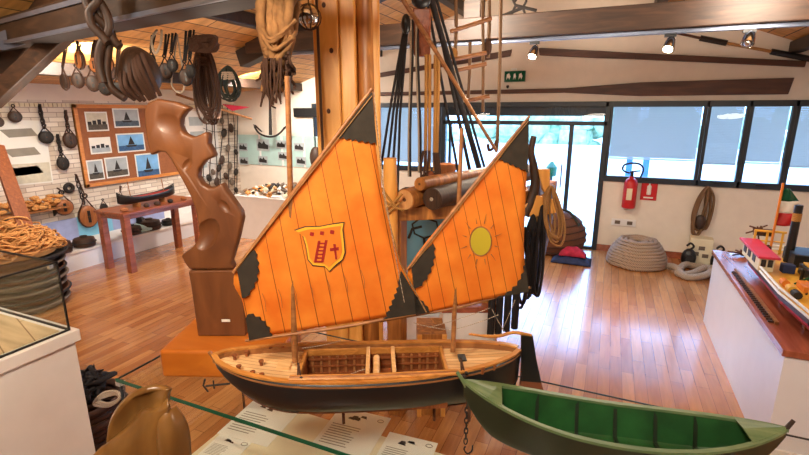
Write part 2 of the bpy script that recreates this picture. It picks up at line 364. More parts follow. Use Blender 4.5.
# outdoors
struct('ground_outside', MB().bx(-30, 30, YB+.25, 60, -.16, -.04), 'outground')
one('garden_wall', MB().bx(-14, 16, 15, 15.3, -.04, 1.0), 'outwall', 'low white garden wall across the paving outside the windows', 'garden wall', (0, 15, 0))
for i, (x, y) in enumerate(((.35, 9.4), (.62, 9.4), (3.4, 9.4))):
    m = MB().box((x, y, 1.4), (.1, .1, 2.9)).box((x, y, .02), (.18, .18, .1))
    one('veranda_post', m, 'blue', ['blue veranda post seen through the widest blind, the one closer to the door', 'blue veranda post seen through the widest blind, the one closer to the narrow window', 'blue veranda post outside the window beyond the model steamer'][i], 'post', (x, y, 0), 'veranda posts outside')
hb = MB()
for i in range(160):
    hb.ell((R.uniform(-12, 12), R.uniform(16.6, 18), R.uniform(.3, 1.9)), (R.uniform(.3, .6),)*3, None, 7, 5)
one('garden_hedge', hb, 'leaf', 'pale sunlit hedge behind the garden wall outside', 'hedge', (0, 16, 0), kind='stuff')
# green pump standing outside the door
g = thing('outdoor_lantern', 'small green garden lantern on a post outside the glass door', 'lantern', (-.95, 9.0, 0))
obj('post', MB().tube([(-.95, 9, 0), (-.95, 9, .8)], .03, 8), 'frame', g)
obj('lamp_head', MB().lathe([(.02, .8), (.09, .84), (.1, 1.0), (.02, 1.1)], (-.95, 9, 0), 10), 'greenedge', g, smooth=40)

# ------------------------------------------------------------------ roof timbers
BZ = 2.68
beam = MB().bx(-4.2, 3.0, 4.78, 4.98, BZ, BZ+.21); struct('trim_3', beam, 'wbeam', bevel=.008)
rf = MB()
for Y in (4.88,):
    rf.bar((-4.35, Y, roofz(-4.35)-.12), (RX, Y, RZ-.12), .16, .2); rf.bar((XR, Y, roofz(XR)-.12), (RX, Y, RZ-.12), .16, .2)
struct('trim_4', rf, 'wdark', bevel=.008)
struct('trim_5', MB().bx(-1.45, -1.28, 4.79, 4.97, BZ+.2, 3.6), 'wbeam', bevel=.006)                # king post
# track for the spotlights
tr = thing('lighting_track', 'long grey metal spotlight track under the tie beam', 'lighting track', (-.8, 4.86, BZ))
obj('rail', MB().bx(-4.1, 3.0, 4.84, 4.88, BZ-.035, BZ), 'alu', tr, bevel=.004)
# near truss
A = PZ(-60, 61, 2.5); B = PZ(300, -6, 2.5); dn = (B-A).normalized()
nb = MB().bar(A+Vector((0, 0, .10)), B+dn*2.2+Vector((0, 0, .10)), .2, .2); struct('trim_6', nb, 'wdark', bevel=.01)
cap = MB().bar(A+Vector((0, -.11, .012)), B+dn*2.2+Vector((0, -.11, .012)), .02, .024).bar(A+Vector((0, -.11, .16)), B+dn*2.2+Vector((0, -.11, .16)), .012, .03)
struct('trim_7', cap, 'alu')
rb = MB(); n2 = A+Vector((-.6, .1, 0)); rb.bar((KX+.1, 2.7, roofz(KX+.1)-.12), (RX, 1.9, RZ-.14), .18, .22); struct('trim_8', rb, 'wbeam', bevel=.01)
rb = MB().bar((RX, 1.9, RZ-.14), (XR, 1.3, roofz(XR)-.14), .18, .22); struct('trim_9', rb, 'wdark', bevel=.01)
p0 = PZ(62, 44, 2.5)+Vector((0, .03, .08)); p1 = PP(14, 80, p0, FWH)
struct('trim_10', MB().bar(p0, p1+(p1-p0)*.5, .12, .12), 'wbeam', bevel=.008)
# purlins under the planks
for k, x in enumerate((-5.2, -3.6, -2.1, .4, 1.9)):
    struct('trim_%d' % (11+k), MB().bx(x-.06, x+.06, YF, YB, roofz(x)-.13, roofz(x)-.0), 'wdark', bevel=.006)
pl = thing('gusset_plate', 'bolted grey steel plate on the roof truss beside the brick wall', 'steel plate', PZ(22, 45, 2.55))
q = PZ(22, 46, 2.5)+Vector((0, -.13, 0)); poly = [PP(x, y, q, FWH) for x, y in ((-6, 34), (10, 28), (24, 26), (36, 10), (40, 10), (38, 40), (4, 50), (-6, 50))]
obj('plate', MB().prism(poly, FWH*.012), 'alu', pl)
for x, y in ((27, 33), (37, 34), (19, 39)):
    c = PP(x, y, q, FWH); obj('bolt', MB().tube([c-FWH*.016, c], .018, 6), 'iron', pl)

# spotlights on the track
def spotlight(x, y, lit, label, energy=60):
    c = PY(x, y, 4.8); t = thing('spotlight', label, 'spotlight', (c.x, 4.86, BZ-.035), 'spotlights on the track')
    ct = Vector((c.x, 4.86, BZ-.035)); aim = Vector((-.2, -.5, -.85)).normalized(); c.y = 4.84
    obj('adapter', MB().box(ct-Vector((0, 0, .012)), (.09, .035, .025)), 'black', t)
    obj('arm', MB().tube([ct, ct.lerp(c, .5)+Vector((.035, 0, 0)), c+Vector((.035, 0, 0)), c], .006, 6), 'chrome', t)
    rot = aim.to_track_quat('Z', 'Y').to_matrix()
    obj('lamp_head', MB().lathe([(.022, -.07), (.035, -.05), (.045, .0), (.05, .05), (.046, .05), (.03, .02)], c, 14, rot), 'chrome', t, smooth=40)
    b = obj('bulb', MB().ell(c+aim*.035, (.03, .03, .03)), emis('bulb_lit', (255, 236, 200), 60) if lit else 'chrome', t, smooth=180)
    if lit:
        l = bpy.data.lights.new('lamp_light', 'SPOT'); l.energy = energy; l.color = (1, .86, .68); l.spot_size = 2.6; l.spot_blend = .9; l.shadow_soft_size = .05
        o = bpy.data.objects.new('lamp_light', l); COL.objects.link(o); o.parent = t; o.location = c+aim*.09-t.location; o.rotation_euler = (-aim).to_track_quat('Z', 'Y').to_euler()
    return t
spotlight(533, 52, True, 'glowing spotlight on the track above the exit sign', 90)
spotlight(670, 44, True, 'glowing spotlight on the track above the brown hank on the wall', 90)
spotlight(750, 38, False, 'unlit chrome spotlight at the track end above the model steamer')
# unseen fill lights added to brighten the gallery, without any fixtures
def fill_light(loc, e, label, size=.25, col=(1, .86, .70), d=(0, 0, -1)):
    l = bpy.data.lights.new('gallery_fill', 'AREA'); l.energy = e; l.color = col; l.size = size; l.shape = 'DISK'
    o = bpy.data.objects.new('gallery_fill', l); COL.objects.link(o); o.location = loc; o.rotation_euler = (-Vector(d)).to_track_quat('Z', 'Y').to_euler()
fill_light((-3.2, 1.2, 2.9), 62, '', .5, d=(-.6, .5, -.6))
fill_light((-.2, -.8, 3.2), 70, '', .6, d=(-.25, .8, -.6))
fill_light((2.2, .8, 2.5), 30, '', .5, d=(-.1, .7, -.6))
fill_light((-4.6, 3.2, 2.5), 52, '', .3, d=(-.75, .25, -.4), col=(1, .86, .72))
fill_light((-4.9, 5.6, 2.45), 85, '', .4, d=(-.1, .5, -.8), col=(1, .92, .82))
fill_light((-1.5, 3.9, 3.0), 60, '', .4, d=(.2, .5, -.3))
for k, x in enumerate((-3.0, -.4, 2.2)):   # added fills aimed upward to brighten the roof
    fill_light((x, 3.0, 1.9), 14, '', .5, d=(-.1, .2, 1))
fill_light((-4.2, 2.6, 1.7), 9, '', .5, d=(-.3, .2, 1))
fill_light((-1.0, .2, 2.6), 45, '', .3, d=(-.35, .9, .1), col=(1, .82, .6))
fill_light((1.0, 4.3, 2.9), 28, '', .5, d=(.1, 1, -.25))
# daylight
wd = bpy.data.worlds.new('world'); SC.world = wd; wd.use_nodes = True; bg = wd.node_tree.nodes['Background']
bg.inputs[0].default_value = (.31, .56, 1, 1); bg.inputs[1].default_value = 12
def portal(x0, x1, z0, z1):
    l = bpy.data.lights.new('daylight_opening', 'AREA'); l.shape = 'RECTANGLE'; l.size = x1-x0; l.size_y = z1-z0
    l.cycles.is_portal = True
    o = bpy.data.objects.new('daylight_opening', l); COL.objects.link(o); o.location = ((x0+x1)/2, YB+.2, (z0+z1)/2); o.rotation_euler = (-PI/2, 0, 0)
portal(D0, D1, 0, TOP); portal(D1, XR, SILL, TOP); portal(W0, D0, SILL, TOP)

# ================================================================== DISPLAY CASE AND PAPERS
GZ = 1.0; GX0, GX1, GY0, GY1 = -1.66, .75, 1.03, 1.67
gc = thing('glass_case', 'low glass display case with a green edged glass top carrying the boat models', 'display case', (-.4, 1.35, 0))
obj('top_pane', MB().bx(GX0, GX1, GY0, GY1, GZ-.012, GZ), 'glass', gc)
e = MB().bx(GX0-.002, GX1, GY0-.003, GY0, GZ-.013, GZ+.001); obj('green_edge', e, 'greenedge', gc)
e = MB().bx(GX0-.003, GX0, GY0, GY1, GZ-.010, GZ-.003).bx(GX0, GX1, GY1, GY1+.002, GZ-.009, GZ-.003); obj('rim', e, 'frame', gc)
obj('side_pane', MB().bx(GX0+.01, GX0+.016, GY0+.01, GY1-.01, .10, GZ-.013), 'glass', gc)
obj('front_pane', MB().bx(GX0+.02, GX1, GY0+.006, GY0+.012, .10, GZ-.013), 'glass', gc)
for (x, y) in ((GX0+.008, GY0+.008), (GX0+.008, GY1-.01), (GX1-.01, GY0+.02), (GX1-.01, GY1-.01)):
    obj('corner_post', MB().bx(x-.004, x+.004, y-.004, y+.004, 0, GZ-.013), 'frame', gc)
    obj('clip', MB().bx(x-.012, x+.012, y-.012, y+.012, GZ-.03, GZ-.013), 'chrome', gc)
PT = .75
pt = thing('display_plinth', 'cream topped display plinth inside the glass case', 'plinth', (-.4, 1.2, 0))
obj('top', MB().bx(-1.33, .6, 1.05, 1.43, PT-.03, PT), 'cream', pt, bevel=.002)
obj('body', MB().bx(-1.31, .58, 1.06, 1.41, 0, PT-.03), 'white', pt)
def sheet(px, py, w, h, rot, label, seed):
    c = PZ(px, py, PT+.0015); rr = random.Random(seed); t = thing('information_sheet', label, 'sheet', c, 'printed sheets in the case')
    m = rotz(rot); L = lambda x, y, z=0: c+m @ Vector((x, y, z))
    obj('page', MB().add([L(-w/2, -h/2), L(w/2, -h/2), L(w/2, h/2), L(-w/2, h/2), L(-w/2, -h/2, .002), L(w/2, -h/2, .002), L(w/2, h/2, .002), L(-w/2, h/2, .002)], [(0, 3, 2, 1), (4, 5, 6, 7), (0, 1, 5, 4), (1, 2, 6, 5), (2, 3, 7, 6), (3, 0, 4, 7)]), 'photo', t)
    tx = MB()
    for k in range(9):
        y = h*.08-k*h*.055; a = -w*.42; b_ = w*rr.uniform(.0, .12)
        tx.add([L(a, y, .0026), L(b_, y, .0026), L(b_, y+h*.018, .0026), L(a, y+h*.018, .0026)], [(0, 1, 2, 3)])
    obj('text', tx, 'inkgrey', t)
    dr = MB()
    for k in range(5): 
        x = rr.uniform(-.26, -.02)*w; y = rr.uniform(.2, .36)*h; dr.prism([L(x, y, .0026), L(x+w*.13, y-h*.015, .0026), L(x+w*.1, y+h*.05, .0026), L(x+w*.02, y+h*.045, .0026)], (0, 0, .0004))
    obj('engraving', dr, 'ink', t)
    st = MB(); q = L(w*.36, h*.37, .0026)
    st.tube([q+m @ Vector((math.cos(a*PI/6)*.013, math.sin(a*PI/6)*.009, 0)) for a in range(12)], .0016, 4, True); obj('stamp', st, 'inkgrey', t)
sheet(262, 420, .235, .26, math.radians(4), 'printed sheet with engraving under the bow of the sailing model', 1)
sheet(352, 432, .235, .26, math.radians(4), 'printed sheet with engraving under the stand rod of the sailing model', 2)
sheet(225, 449, .15, .12, math.radians(4), 'printed sheet with a brown engraving at the cut corner of the case plinth', 3)
sheet(405, 455, .2, .2, math.radians(4), 'printed sheet in the case with its picture closest to the anchor chain', 4)

# ================================================================== FORCOLE (carved rowlocks)
bp = PZ(162, 378, GZ); bq = PZ(300, 380, GZ); bx_ = (bq-bp); bx_.z = 0; bl = bx_.length*.88; bx_.normalize(); by_ = Vector((-bx_.y, bx_.x, 0))
fb = thing('rowlock_stand', 'orange varnished wooden block carrying the tall carved rowlock', 'wooden block', bp+bx_*bl/2+by_*.14)
q0 = bp+Vector((0, 0, .001)); obj('block', MB().prism([q0, q0+bx_*bl, q0+bx_*bl+by_*.30, q0+by_*.30], (0, 0, .115)), 'baseblock', fb, bevel=.012, seg=3)
fo = bp+bx_*.12+by_*.15; fo.z = 1.1
outline = [(147, 110), (150, 103), (159.6, 99), (178, 102), (192.6, 108), (187, 112), (183, 118), (182, 125), (186, 133.5), (195, 137), (203, 134), (208, 131), (211, 136), (210, 143), (214, 150), (217, 156), (207, 160), (201, 168), (200, 176), (204, 183), (210, 187), (216, 187), (224, 182), (228, 190), (236, 201), (243, 211), (244, 218), (240, 237), (233, 261), (236, 268), (200, 268), (191, 268), (187, 262), (183, 254), (193, 247), (199, 240), (201, 233), (200, 222), (197, 208), (192.5, 195.5), (184.6, 180), (173, 159), (168, 152), (161, 151), (153, 155.4), (149, 140), (147, 124)]
fk = thing('carved_rowlock', 'tall carved walnut rowlock standing on the orange wooden block', 'rowlock', (fo.x, fo.y, 1.116))
pts = [PP(x, y, fo, FWH)-FWH*.022 for x, y in outline]
body = MB(); n = len(pts); cen = sum((p for p in pts), Vector())/n
body.prism(pts, FWH*.048)
ob = obj('blade', body, 'forc', fk, smooth=50, bevel=.011, seg=4)
def carve(o, cuts):                                     # gouge hollows out of the wood, then drop the cutters
    tmp = []
    for mb in cuts:
        c = obj('gouge', mb, 'forc', None, smooth=180); tmp.append(c); m = o.modifiers.new('gouge', 'BOOLEAN'); m.operation = 'DIFFERENCE'; m.object = c; m.solver = 'EXACT'
    for c in tmp: c.parent = None
    bpy.context.view_layer.update(); dg = bpy.context.evaluated_depsgraph_get(); me = bpy.data.meshes.new_from_object(o.evaluated_get(dg)); o.modifiers.clear(); o.data = me
    for c in tmp: bpy.data.objects.remove(c)
    try: me.shade_smooth(); me.set_sharp_from_angle(angle=math.radians(38))
    except Exception: pass
def cutter(x, y, rx, ry, rz, d, ang): 
    c = PP(x, y, fo, FWH)-FWH*(.022+d); return MB().ell(c, (rx, ry, rz), CF @ Matrix.Rotation(ang, 3, 'Y'), 28, 20)
carve(ob, [cutter(209, 233, .052, .05, .085, .028, .55), cutter(172, 124, .09, .06, .07, .050, .3), cutter(190, 164, .05, .06, .028, .050, -.9), cutter(226, 205, .05, .05, .03, .040, .9)])
# carved swelling in the waist
sw = MB(); 
def FPt(x, y, d): return PP(x, y, fo-FWH*d, FWH)
def patch(mb, rows, nv=10, bulge=.02):
    # rows: list of ((x0,y0),(x1,y1)); smooth sheet between them, bulged towards the viewer
    vs = []; fs = []
    L = smoothpts([Vector((a[0], a[1], 0)) for a, b in rows], 5); Rr = smoothpts([Vector((b[0], b[1], 0)) for a, b in rows], 5); N = len(L)
    for i in range(N):
        for j in range(nv+1):
            t = j/nv; x = L[i].x*(1-t)+Rr[i].x*t; y = L[i].y*(1-t)+Rr[i].y*t
            d = .0225+bulge*math.sin(PI*t)*math.sin(PI*i/(N-1))**.5
            vs.append(FPt(x, y, d))
    for i in range(N-1):
        for j in range(nv): a = i*(nv+1)+j; fs.append((a, a+nv+1, a+nv+2, a+1))
    mb.add(vs, fs)
patch(sw, [((170, 152), (196, 140)), ((178, 160), (213, 150)), ((188, 178), (203, 165)), ((195, 194), (203, 184)), ((199, 212), (228, 192)), ((203, 232), (239, 212)), ((190, 254), (235, 238)), ((194, 264), (232, 262))], 12, .012)
sp = [FPt(*p, 0)-FWH*.03 for p in ((191.5, 269), (236, 268), (241, 285), (246, 300), (246.5, 321), (201, 324), (198, 306), (194, 282))]
sp[-2].z = 1.117; sp[-3].z = sp[-3].z
shaft = MB(); shaft.prism(sp, FWH*.06)
zmin = min(v.z for v in shaft.v)
for v in shaft.v:
    if v.z < 1.18: v.z = 1.117
obj('shaft', shaft, 'forc', fk, bevel=.005)
lb = FPt(226, 320.5, .0315); lb.z = max(lb.z, 1.128); obj('paper_label', MB().box(lb-FWH*.001, (.034, .0015, .011), CF), 'photo', fk)

# second rowlock, close to the viewer
no = PD(150, 430, .92); f2 = thing('olive_rowlock', 'polished carved rowlock with a hollowed scoop in front of the rope coil', 'rowlock', (no.x, no.y, .95))
def NP(x, y, d=0): return PP(x, y, no, FWH)-FWH*d
def shell(rows, depth, th, nv=14):
    mb = MB(); L = smoothpts([Vector((a[0], a[1], 0)) for a, b in rows], 5); Rr = smoothpts([Vector((b[0], b[1], 0)) for a, b in rows], 5); N = len(L); vs = []; fs = []
    for i in range(N):
        for j in range(nv+1):
            t = j/nv; x = L[i].x*(1-t)+Rr[i].x*t; y = L[i].y*(1-t)+Rr[i].y*t
            vs.append(NP(x, y, depth*math.sin(PI*t)*(.3+.7*math.sin(PI*min(1, i/(N-1)+.05)))))
    for i in range(N-1):
        for j in range(nv): a = i*(nv+1)+j; fs.append((a, a+nv+1, a+nv+2, a+1))
    return mb.add(vs, fs)
s1 = shell([((147, 389), (169.5, 389)), ((132, 395), (167.5, 396)), ((119, 407), (166, 404)), ((110, 422), (158, 412)), ((107, 436), (148, 420)), ((108, 443), (140, 432)), ((116, 446), (132, 440)), ], -.015, .01)
obj('scoop', s1, 'forc2', f2, smooth=180, solid=.012)
s2 = shell([((152, 417), (168, 397)), ((134, 436), (167, 412)), ((116, 448), (166, 430)), ((95, 458), (166, 455)), ((70, 480), (170, 490))], .012, .01)
obj('body', s2, 'forc2', f2, smooth=180, solid=.05)
s3 = shell([((166, 408), (172, 408)), ((165, 420), (180, 417)), ((164, 435), (185, 430)), ((165, 455), (188, 455)), ((168, 490), (192, 490))], .025, .01)
obj('lug', s3, 'forc2', f2, smooth=180, solid=.03)
zb = PD(150, 492, .92).z
pd = thing('rowlock_pedestal', 'white pedestal under the polished carved rowlock', 'pedestal', (no.x, no.y, 0)); obj('body', MB().box((no.x, no.y, (zb-.04)/2), (.09, .09, zb-.04), rotz(YAW)), 'white', pd); obj('top', MB().box((no.x, no.y, zb-.02), (.10, .10, .04), rotz(YAW)), 'white', pd)

# ================================================================== HULLS
def hullframe(b, s, keelz):
    ux = s-b; ux.z = 0; L = ux.length; ux.normalize(); uy = Vector((-ux.y, ux.x, 0)); return b, ux, uy, L
bow = PD(213, 352, 1.45); ste = PD(519, 339, 1.50)
_, ux, uy, LB = hullframe(bow, ste, 0); SHZ = 1.220
O = Vector((bow.x, bow.y, 0))
def BP(t, v, z): return O+ux*(t*LB)+uy*v+Vector((0, 0, z))     # t along, v across (away = +), z world height
BEAM = .122
def hb_(t):      # half breadth at the rail
    return BEAM*(max(0, 1-abs(1-t/.42)**2.3) if t < .42 else max(0, 1-((t-.42)/.58)**2.6*.98))**.62 if 0 <= t <= 1 else 0
def sh_(t): return SHZ+.022*(1-t)**3+ .020*(1-t)**8+.034*t**3.5
def kl_(t):
    a = 1.088
    if t < .28: a += (sh_(0)-.012-1.088)*(1-t/.28)**2.1
    if t > .86: a += .05*((t-.86)/.14)**1.6
    return a
def hull_mesh(z0=0., z1=1., out=0., n=44, m=14):
    def fn(u, w):
        t = u; v = (w*2-1); s = -1 if v < 0 else 1; a = abs(v)     # a: 0 keel -> 1 rail
        a = z0+(z1-z0)*a
        zz = kl_(t)+(sh_(t)-kl_(t))*a**1.25; b = (hb_(t)+out)*(1-(1-a)**3.2)**.62
        return BP(t, s*b, zz)
    return MB().grid(fn, n, m)
sb = thing('sailing_boat_model', 'wooden model fishing boat with two orange sails and black hull', 'model boat', (BP(.45, 0, 0).x, BP(.45, 0, 0).y, GZ))
hl = obj('hull', hull_mesh(), 'hullblack', sb, smooth=180, solid=.006)
# bottom paint and rubbing strakes
def strake(fr, w, h, name, mat, par, side=(-1, 1), t0=0.0, t1=1.0, up=0.0, out=.003):
    m = MB()
    for s in side:
        pts = []
        for i in range(41):
            t = t0+(t1-t0)*i/40; a = fr; zz = kl_(t)+(sh_(t)-kl_(t))*a**1.25+up; b = hb_(t)*(1-(1-a)**3.2)**.62+out
            pts.append(BP(t, s*b, zz))
        # flat ribbon with thickness
        k = len(m.v); N = len(pts)
        for i, p in enumerate(pts):
            tn = (pts[min(i+1, N-1)]-pts[max(i-1, 0)]).normalized(); sd = Vector((0, 0, 1)).cross(tn).normalized()
            for (a_, b_) in ((-w/2, -h/2), (w/2, -h/2), (w/2, h/2), (-w/2, h/2)): m.v.append(p+sd*a_+Vector((0, 0, b_)))
        for i in range(N-1):
            for j in range(4): m.f.append((k+i*4+j, k+i*4+(j+1) % 4, k+(i+1)*4+(j+1) % 4, k+(i+1)*4+j))
        m.f += [(k, k+1, k+2, k+3), (k+(N-1)*4+3, k+(N-1)*4+2, k+(N-1)*4+1, k+(N-1)*4)]
    return obj(name, m, mat, par)
strake(1, .016, .006, 'rail', 'rail', sb, up=.003, out=-.002); strake(.93, .004, .005, 'rubbing_strake', 'spar', sb)
strake(1, .003, .022, 'bulwark', 'spar', sb, up=-.011, out=-.009)
def bottom(u, w):
    v = w*2-1; s = -1 if v < 0 else 1; a = abs(v)*.22; t = .1+.88*u
    return BP(t, s*(hb_(t)+.0045)*(1-(1-a)**3.2)**.62, kl_(t)-.005+(sh_(t)-kl_(t))*a**1.25)
obj('bottom_paint', MB().grid(bottom, 40, 10), 'keel', sb, smooth=180, solid=.002)
obj('keel', MB().prism([BP(.3, -.004, 1.09), BP(.9, -.004, 1.09), BP(.97, -.004, 1.11), BP(.97, -.004, 1.10), BP(.9, -.004, 1.079), BP(.3, -.004, 1.079)], uy*.008), 'keel', sb)
st = obj('stem', MB().tube([BP(-.012, 0, sh_(0)+.014), BP(.004, 0, sh_(0)-.015), BP(.05, 0, kl_(.05)), BP(.12, 0, kl_(.12)-.002)], [.006, .005, .004, .003], 6), 'spar', sb)
# deck with an open hold
DK = .022
HT0, HT1 = .285, .745
def dz(t): return sh_(t)-DK
deck = MB()
def deckstrip(t0, t1, v0, v1, n=14):   # v as function of t
    k = len(deck.v)
    for i in range(n+1):
        t = t0+(t1-t0)*i/n
        for s in (v0(t), v1(t)): deck.v.append(BP(t, s, dz(t)+.006*(1-(s/BEAM)**2)))
    for i in range(n): deck.f.append((k+i*2, k+i*2+2, k+i*2+3, k+i*2+1))
hw = lambda t: hb_(t)*.985
HV = .088
deckstrip(0.01, HT0, lambda t: -hw(t), lambda t: 0); deckstrip(0.01, HT0, lambda t: 0, lambda t: hw(t))
deckstrip(HT1, .995, lambda t: -hw(t), lambda t: 0); deckstrip(HT1, .995, lambda t: 0, lambda t: hw(t))
deckstrip(HT0, HT1, lambda t: -hw(t), lambda t: -HV); deckstrip(HT0, HT1, lambda t: HV, lambda t: hw(t))
obj('deck', deck, 'deckplank', sb)
hold = MB(); FZ = 1.115
hold.bx(0, 0, 0, 0, 0, 0); hold = MB()
def lb_(t0, t1, v0, v1, z0, z1): 
    vs = [BP(t, v, z) for z in (z0, z1) for t, v in ((t0, v0), (t1, v0), (t1, v1), (t0, v1))]
    return vs, [(0, 3, 2, 1), (4, 5, 6, 7), (0, 1, 5, 4), (1, 2, 6, 5), (2, 3, 7, 6), (3, 0, 4, 7)]
hold.add(*lb_(HT0-.004, HT1+.004, -HV-.004, HV+.004, FZ-.004, FZ))
for a in ((HT0-.004, HT1+.004, HV, HV+.004, FZ, 1.203), (HT0-.004, HT1+.004, -HV-.004, -HV, FZ, 1.203), (HT0-.006, HT0, -HV, HV, FZ, 1.205), (HT1, HT1+.006, -HV, HV, FZ, 1.205)): hold.add(*lb_(*a))
obj('hold_lining', hold, 'rib', sb)
co = MB()
for a in ((HT0-.008, HT1+.008, HV, HV+.01, 1.199, 1.223), (HT0-.008, HT1+.008, -HV-.01, -HV, 1.199, 1.223), (HT0-.012, HT0, -HV-.01, HV+.01, 1.199, 1.223), (HT1, HT1+.012, -HV-.01, HV+.01, 1.199, 1.223)): co.add(*lb_(*a))
obj('coaming', co, 'rail', sb, bevel=.002)
for i in range(16):
    t = HT0+.014+i*(HT1-HT0-.02)/15.3
    if .49 < t < .575: continue
    r = MB().add(*lb_(t, t+.007, HV-.007, HV+.0, FZ, 1.200)); obj('rib', r, 'spar', sb)
for zz in (1.137, 1.163, 1.188):
    obj('stringer', MB().add(*lb_(HT0, HT1, HV-.009, HV-.005, zz, zz+.006)), 'rib', sb)
for t in (.49, .575):
    obj('crossbeam', MB().add(*lb_(t, t+.013, -HV-.004, HV+.004, 1.190, 1.229)), 'deck', sb, bevel=.002)
wm = MB().tube([BP(.525+.0, -.05, 1.205), BP(.525, .06, 1.205)], .011, 10); obj('windlass', wm, 'deck', sb, smooth=40)
for i in range(3): obj('hatch_board', MB().add(*lb_(.503+.001, .574, -.075+.045*i, -.04+.045*i, 1.165, 1.17)), 'rib', sb)
ga = MB()
for i in range(5): ga.add(*lb_(.655+i*.012, .660+i*.012, -.07, -.035, 1.132, 1.137))
obj('grating', ga, 'deck', sb)
obj('plank_stack', MB().add(*lb_(.31, .47, -.02, .03, FZ, FZ+.012)), 'deck', sb)
# spare spars along the near side deck
for i, (v, r) in enumerate(((-.094, .0042), (-.103, .0048), (-.111, .004))):
    obj('spare_spar', MB().tube([BP(.26, v, 1.238), BP(.5, v, 1.234), BP(.78, v, 1.240)], r*1.25, 8), ('rail', 'spar', 'rail')[i], sb, smooth=60)
# bollards, cleats
for t, v in ((.06, .02), (.09, -.038), (.14, -.065), (.17, -.075), (.09, .05), (.16, .09), (.2, .1), (.84, .085), (.9, .07), (.95, .045), (.86, -.085), (.9, -.07), (.94, -.05), (.15, 0), (.8, .1)):
    z = dz(t)+.003; b = MB().lathe([(.005, 0), (.005, .014), (.008, .016), (.008, .021), (.004, .023)], BP(t, v, z), 8); obj('bollard', b, 'rib', sb, smooth=40)
hc = MB().add(*lb_(.20, .245, -.02, .03, dz(.22), dz(.22)+.014)); obj('hatch', hc, 'deck', sb, bevel=.002)
hk = MB().add(*lb_(.80, .825, -.01, .03, dz(.8), dz(.8)+.012)); obj('hatch', hk, 'black', sb)
# rudder and tiller
_po = BP(.5, 0, 1.2); RP = lambda x, y: PP(x, y, _po, uy)
rd = [RP(*a) for a in ((521, 334.5), (532.5, 335), (536, 358), (543, 391), (520, 390), (521, 364))]
ru = obj('rudder', MB().prism([p-uy*.006 for p in rd], uy*.012), 'hullblack', sb, bevel=.002)
rb2 = [RP(*a) for a in ((520.2, 380), (541, 382), (543.3, 391.5), (519.8, 390.5))]
obj('rudder_foot', MB().prism([p-uy*.0065 for p in rb2], uy*.013), 'keel', ru)
obj('tiller', MB().tube(smoothpts([RP(531, 335.5), RP(514, 332.5), RP(499, 336), RP(484, 336), RP(469, 334)], 4), [.006]*4+[.0055]*9+[.004]*4, 8), 'rail', sb, smooth=60)
obj('stern_post', MB().tube([BP(1.0, 0, 1.25), BP(.985, 0, 1.1)], .011, 8), 'hullblack', sb)
# masts, yards, booms, sails in the centre plane
PN = uy; PO = BP(.5, 0, 1.2)
def SP(x, y, d=0): return PP(x, y, PO, PN)-uy*d
mf0 = SP(295, 362, -.003); mf1 = SP(287, 76, -.003)
obj('foremast', MB().tube([mf0, mf0.lerp(mf1, .5), mf1], [.0105, .009, .0075], 10), 'spar', sb, smooth=60)
ma0 = SP(453, 352, -.003); ma1 = SP(462, 128, -.003)
obj('mainmast', MB().tube([ma0, ma0.lerp(ma1, .5), ma1], [.008, .007, .006], 10), 'spar', sb, smooth=60)
obj('fore_yard', MB().tube([SP(234, 272, .006), SP(305, 178, .006), SP(372, 89, .006)], [.005, .0075, .005], 8), 'spar', sb, smooth=60)
obj('main_yard', MB().tube([SP(407, 269, .006), SP(468, 192, .006), SP(529, 116, .006)], [.004, .006, .004], 8), 'spar', sb, smooth=60)
obj('fore_boom', MB().tube([SP(246, 340, .004), SP(340, 327, .004), SP(428, 311, .004)], [.0045, .006, .0045], 8), 'spar', sb, smooth=60)
obj('main_boom', MB().tube([SP(380, 322, -.006), SP(460, 308, -.006), SP(531, 288, -.006)], [.0045, .0055, .0045], 8), 'spar', sb, smooth=60)
def sail(edgeL, edgeR, d0, name, panel, nv=16):
    L = smoothpts([Vector((a[0], a[1], 0)) for a in edgeL], 6); Rr = smoothpts([Vector((a[0], a[1], 0)) for a in edgeR], 6)
    N = min(len(L), len(Rr)); mb = MB(); mb.uv = []
    for i in range(N):
        for j in range(nv+1):
            t = j/nv; x = L[i].x*(1-t)+Rr[i].x*t; y = L[i].y*(1-t)+Rr[i].y*t
            mb.v.append(SP(x, y, d0+.008*math.sin(PI*t)*math.sin(PI*i/(N-1)))); mb.uv.append(((x-.2*y)/panel, y/100))
    for i in range(N-1):
        for j in range(nv): a = i*(nv+1)+j; mb.f.append((a, a+nv+1, a+nv+2, a+1))
    return obj(name, mb, 'sail', sb, smooth=180, solid=.0012)
s_f = sail([(369, 93), (303, 181), (237, 268), (243, 303), (250, 338)], [(372, 93), (376, 150), (385, 205), (400, 262), (425, 311)], 0, 'fore_sail', 17.5)
s_m = sail([(526, 119), (469, 190), (411, 263), (413, 290), (415, 315)], [(528, 119), (527, 165), (525, 210), (524, 250), (528, 290)], .0, 'main_sail', 13)
def zig(mb_pts, par, name='corner_patch', d=.0095, mat='darkcanvas', th=.018):
    pp = [SP(x, y, d) for x, y in mb_pts]; return obj(name, MB().prism(pp, uy*th), mat, par)
def zz(a, b, n, amp, bul=0):
    out = []; ax, ay = a; bx, by = b; L = math.hypot(bx-ax, by-ay); nx, ny = -(by-ay)/L, (bx-ax)/L
    for i in range(n+1):
        t = i/n; o = bul*4*t*(1-t)+(amp if i % 2 else 0); out.append((ax+(bx-ax)*t+nx*o, ay+(by-ay)*t+ny*o))
    return out
zig([(370.5, 92), (372.5, 93), (375, 125), (377, 146)]+zz((377, 145), (334, 138), 14, 2.4), s_f)
zig([(237.5, 267)]+zz((254, 249), (245, 297), 12, -2.2, -8)+[(243, 297)], s_f)
zig([(246.5, 317)]+zz((248, 314), (271, 336), 9, -2.4, -5)+[(250, 339)], s_f)
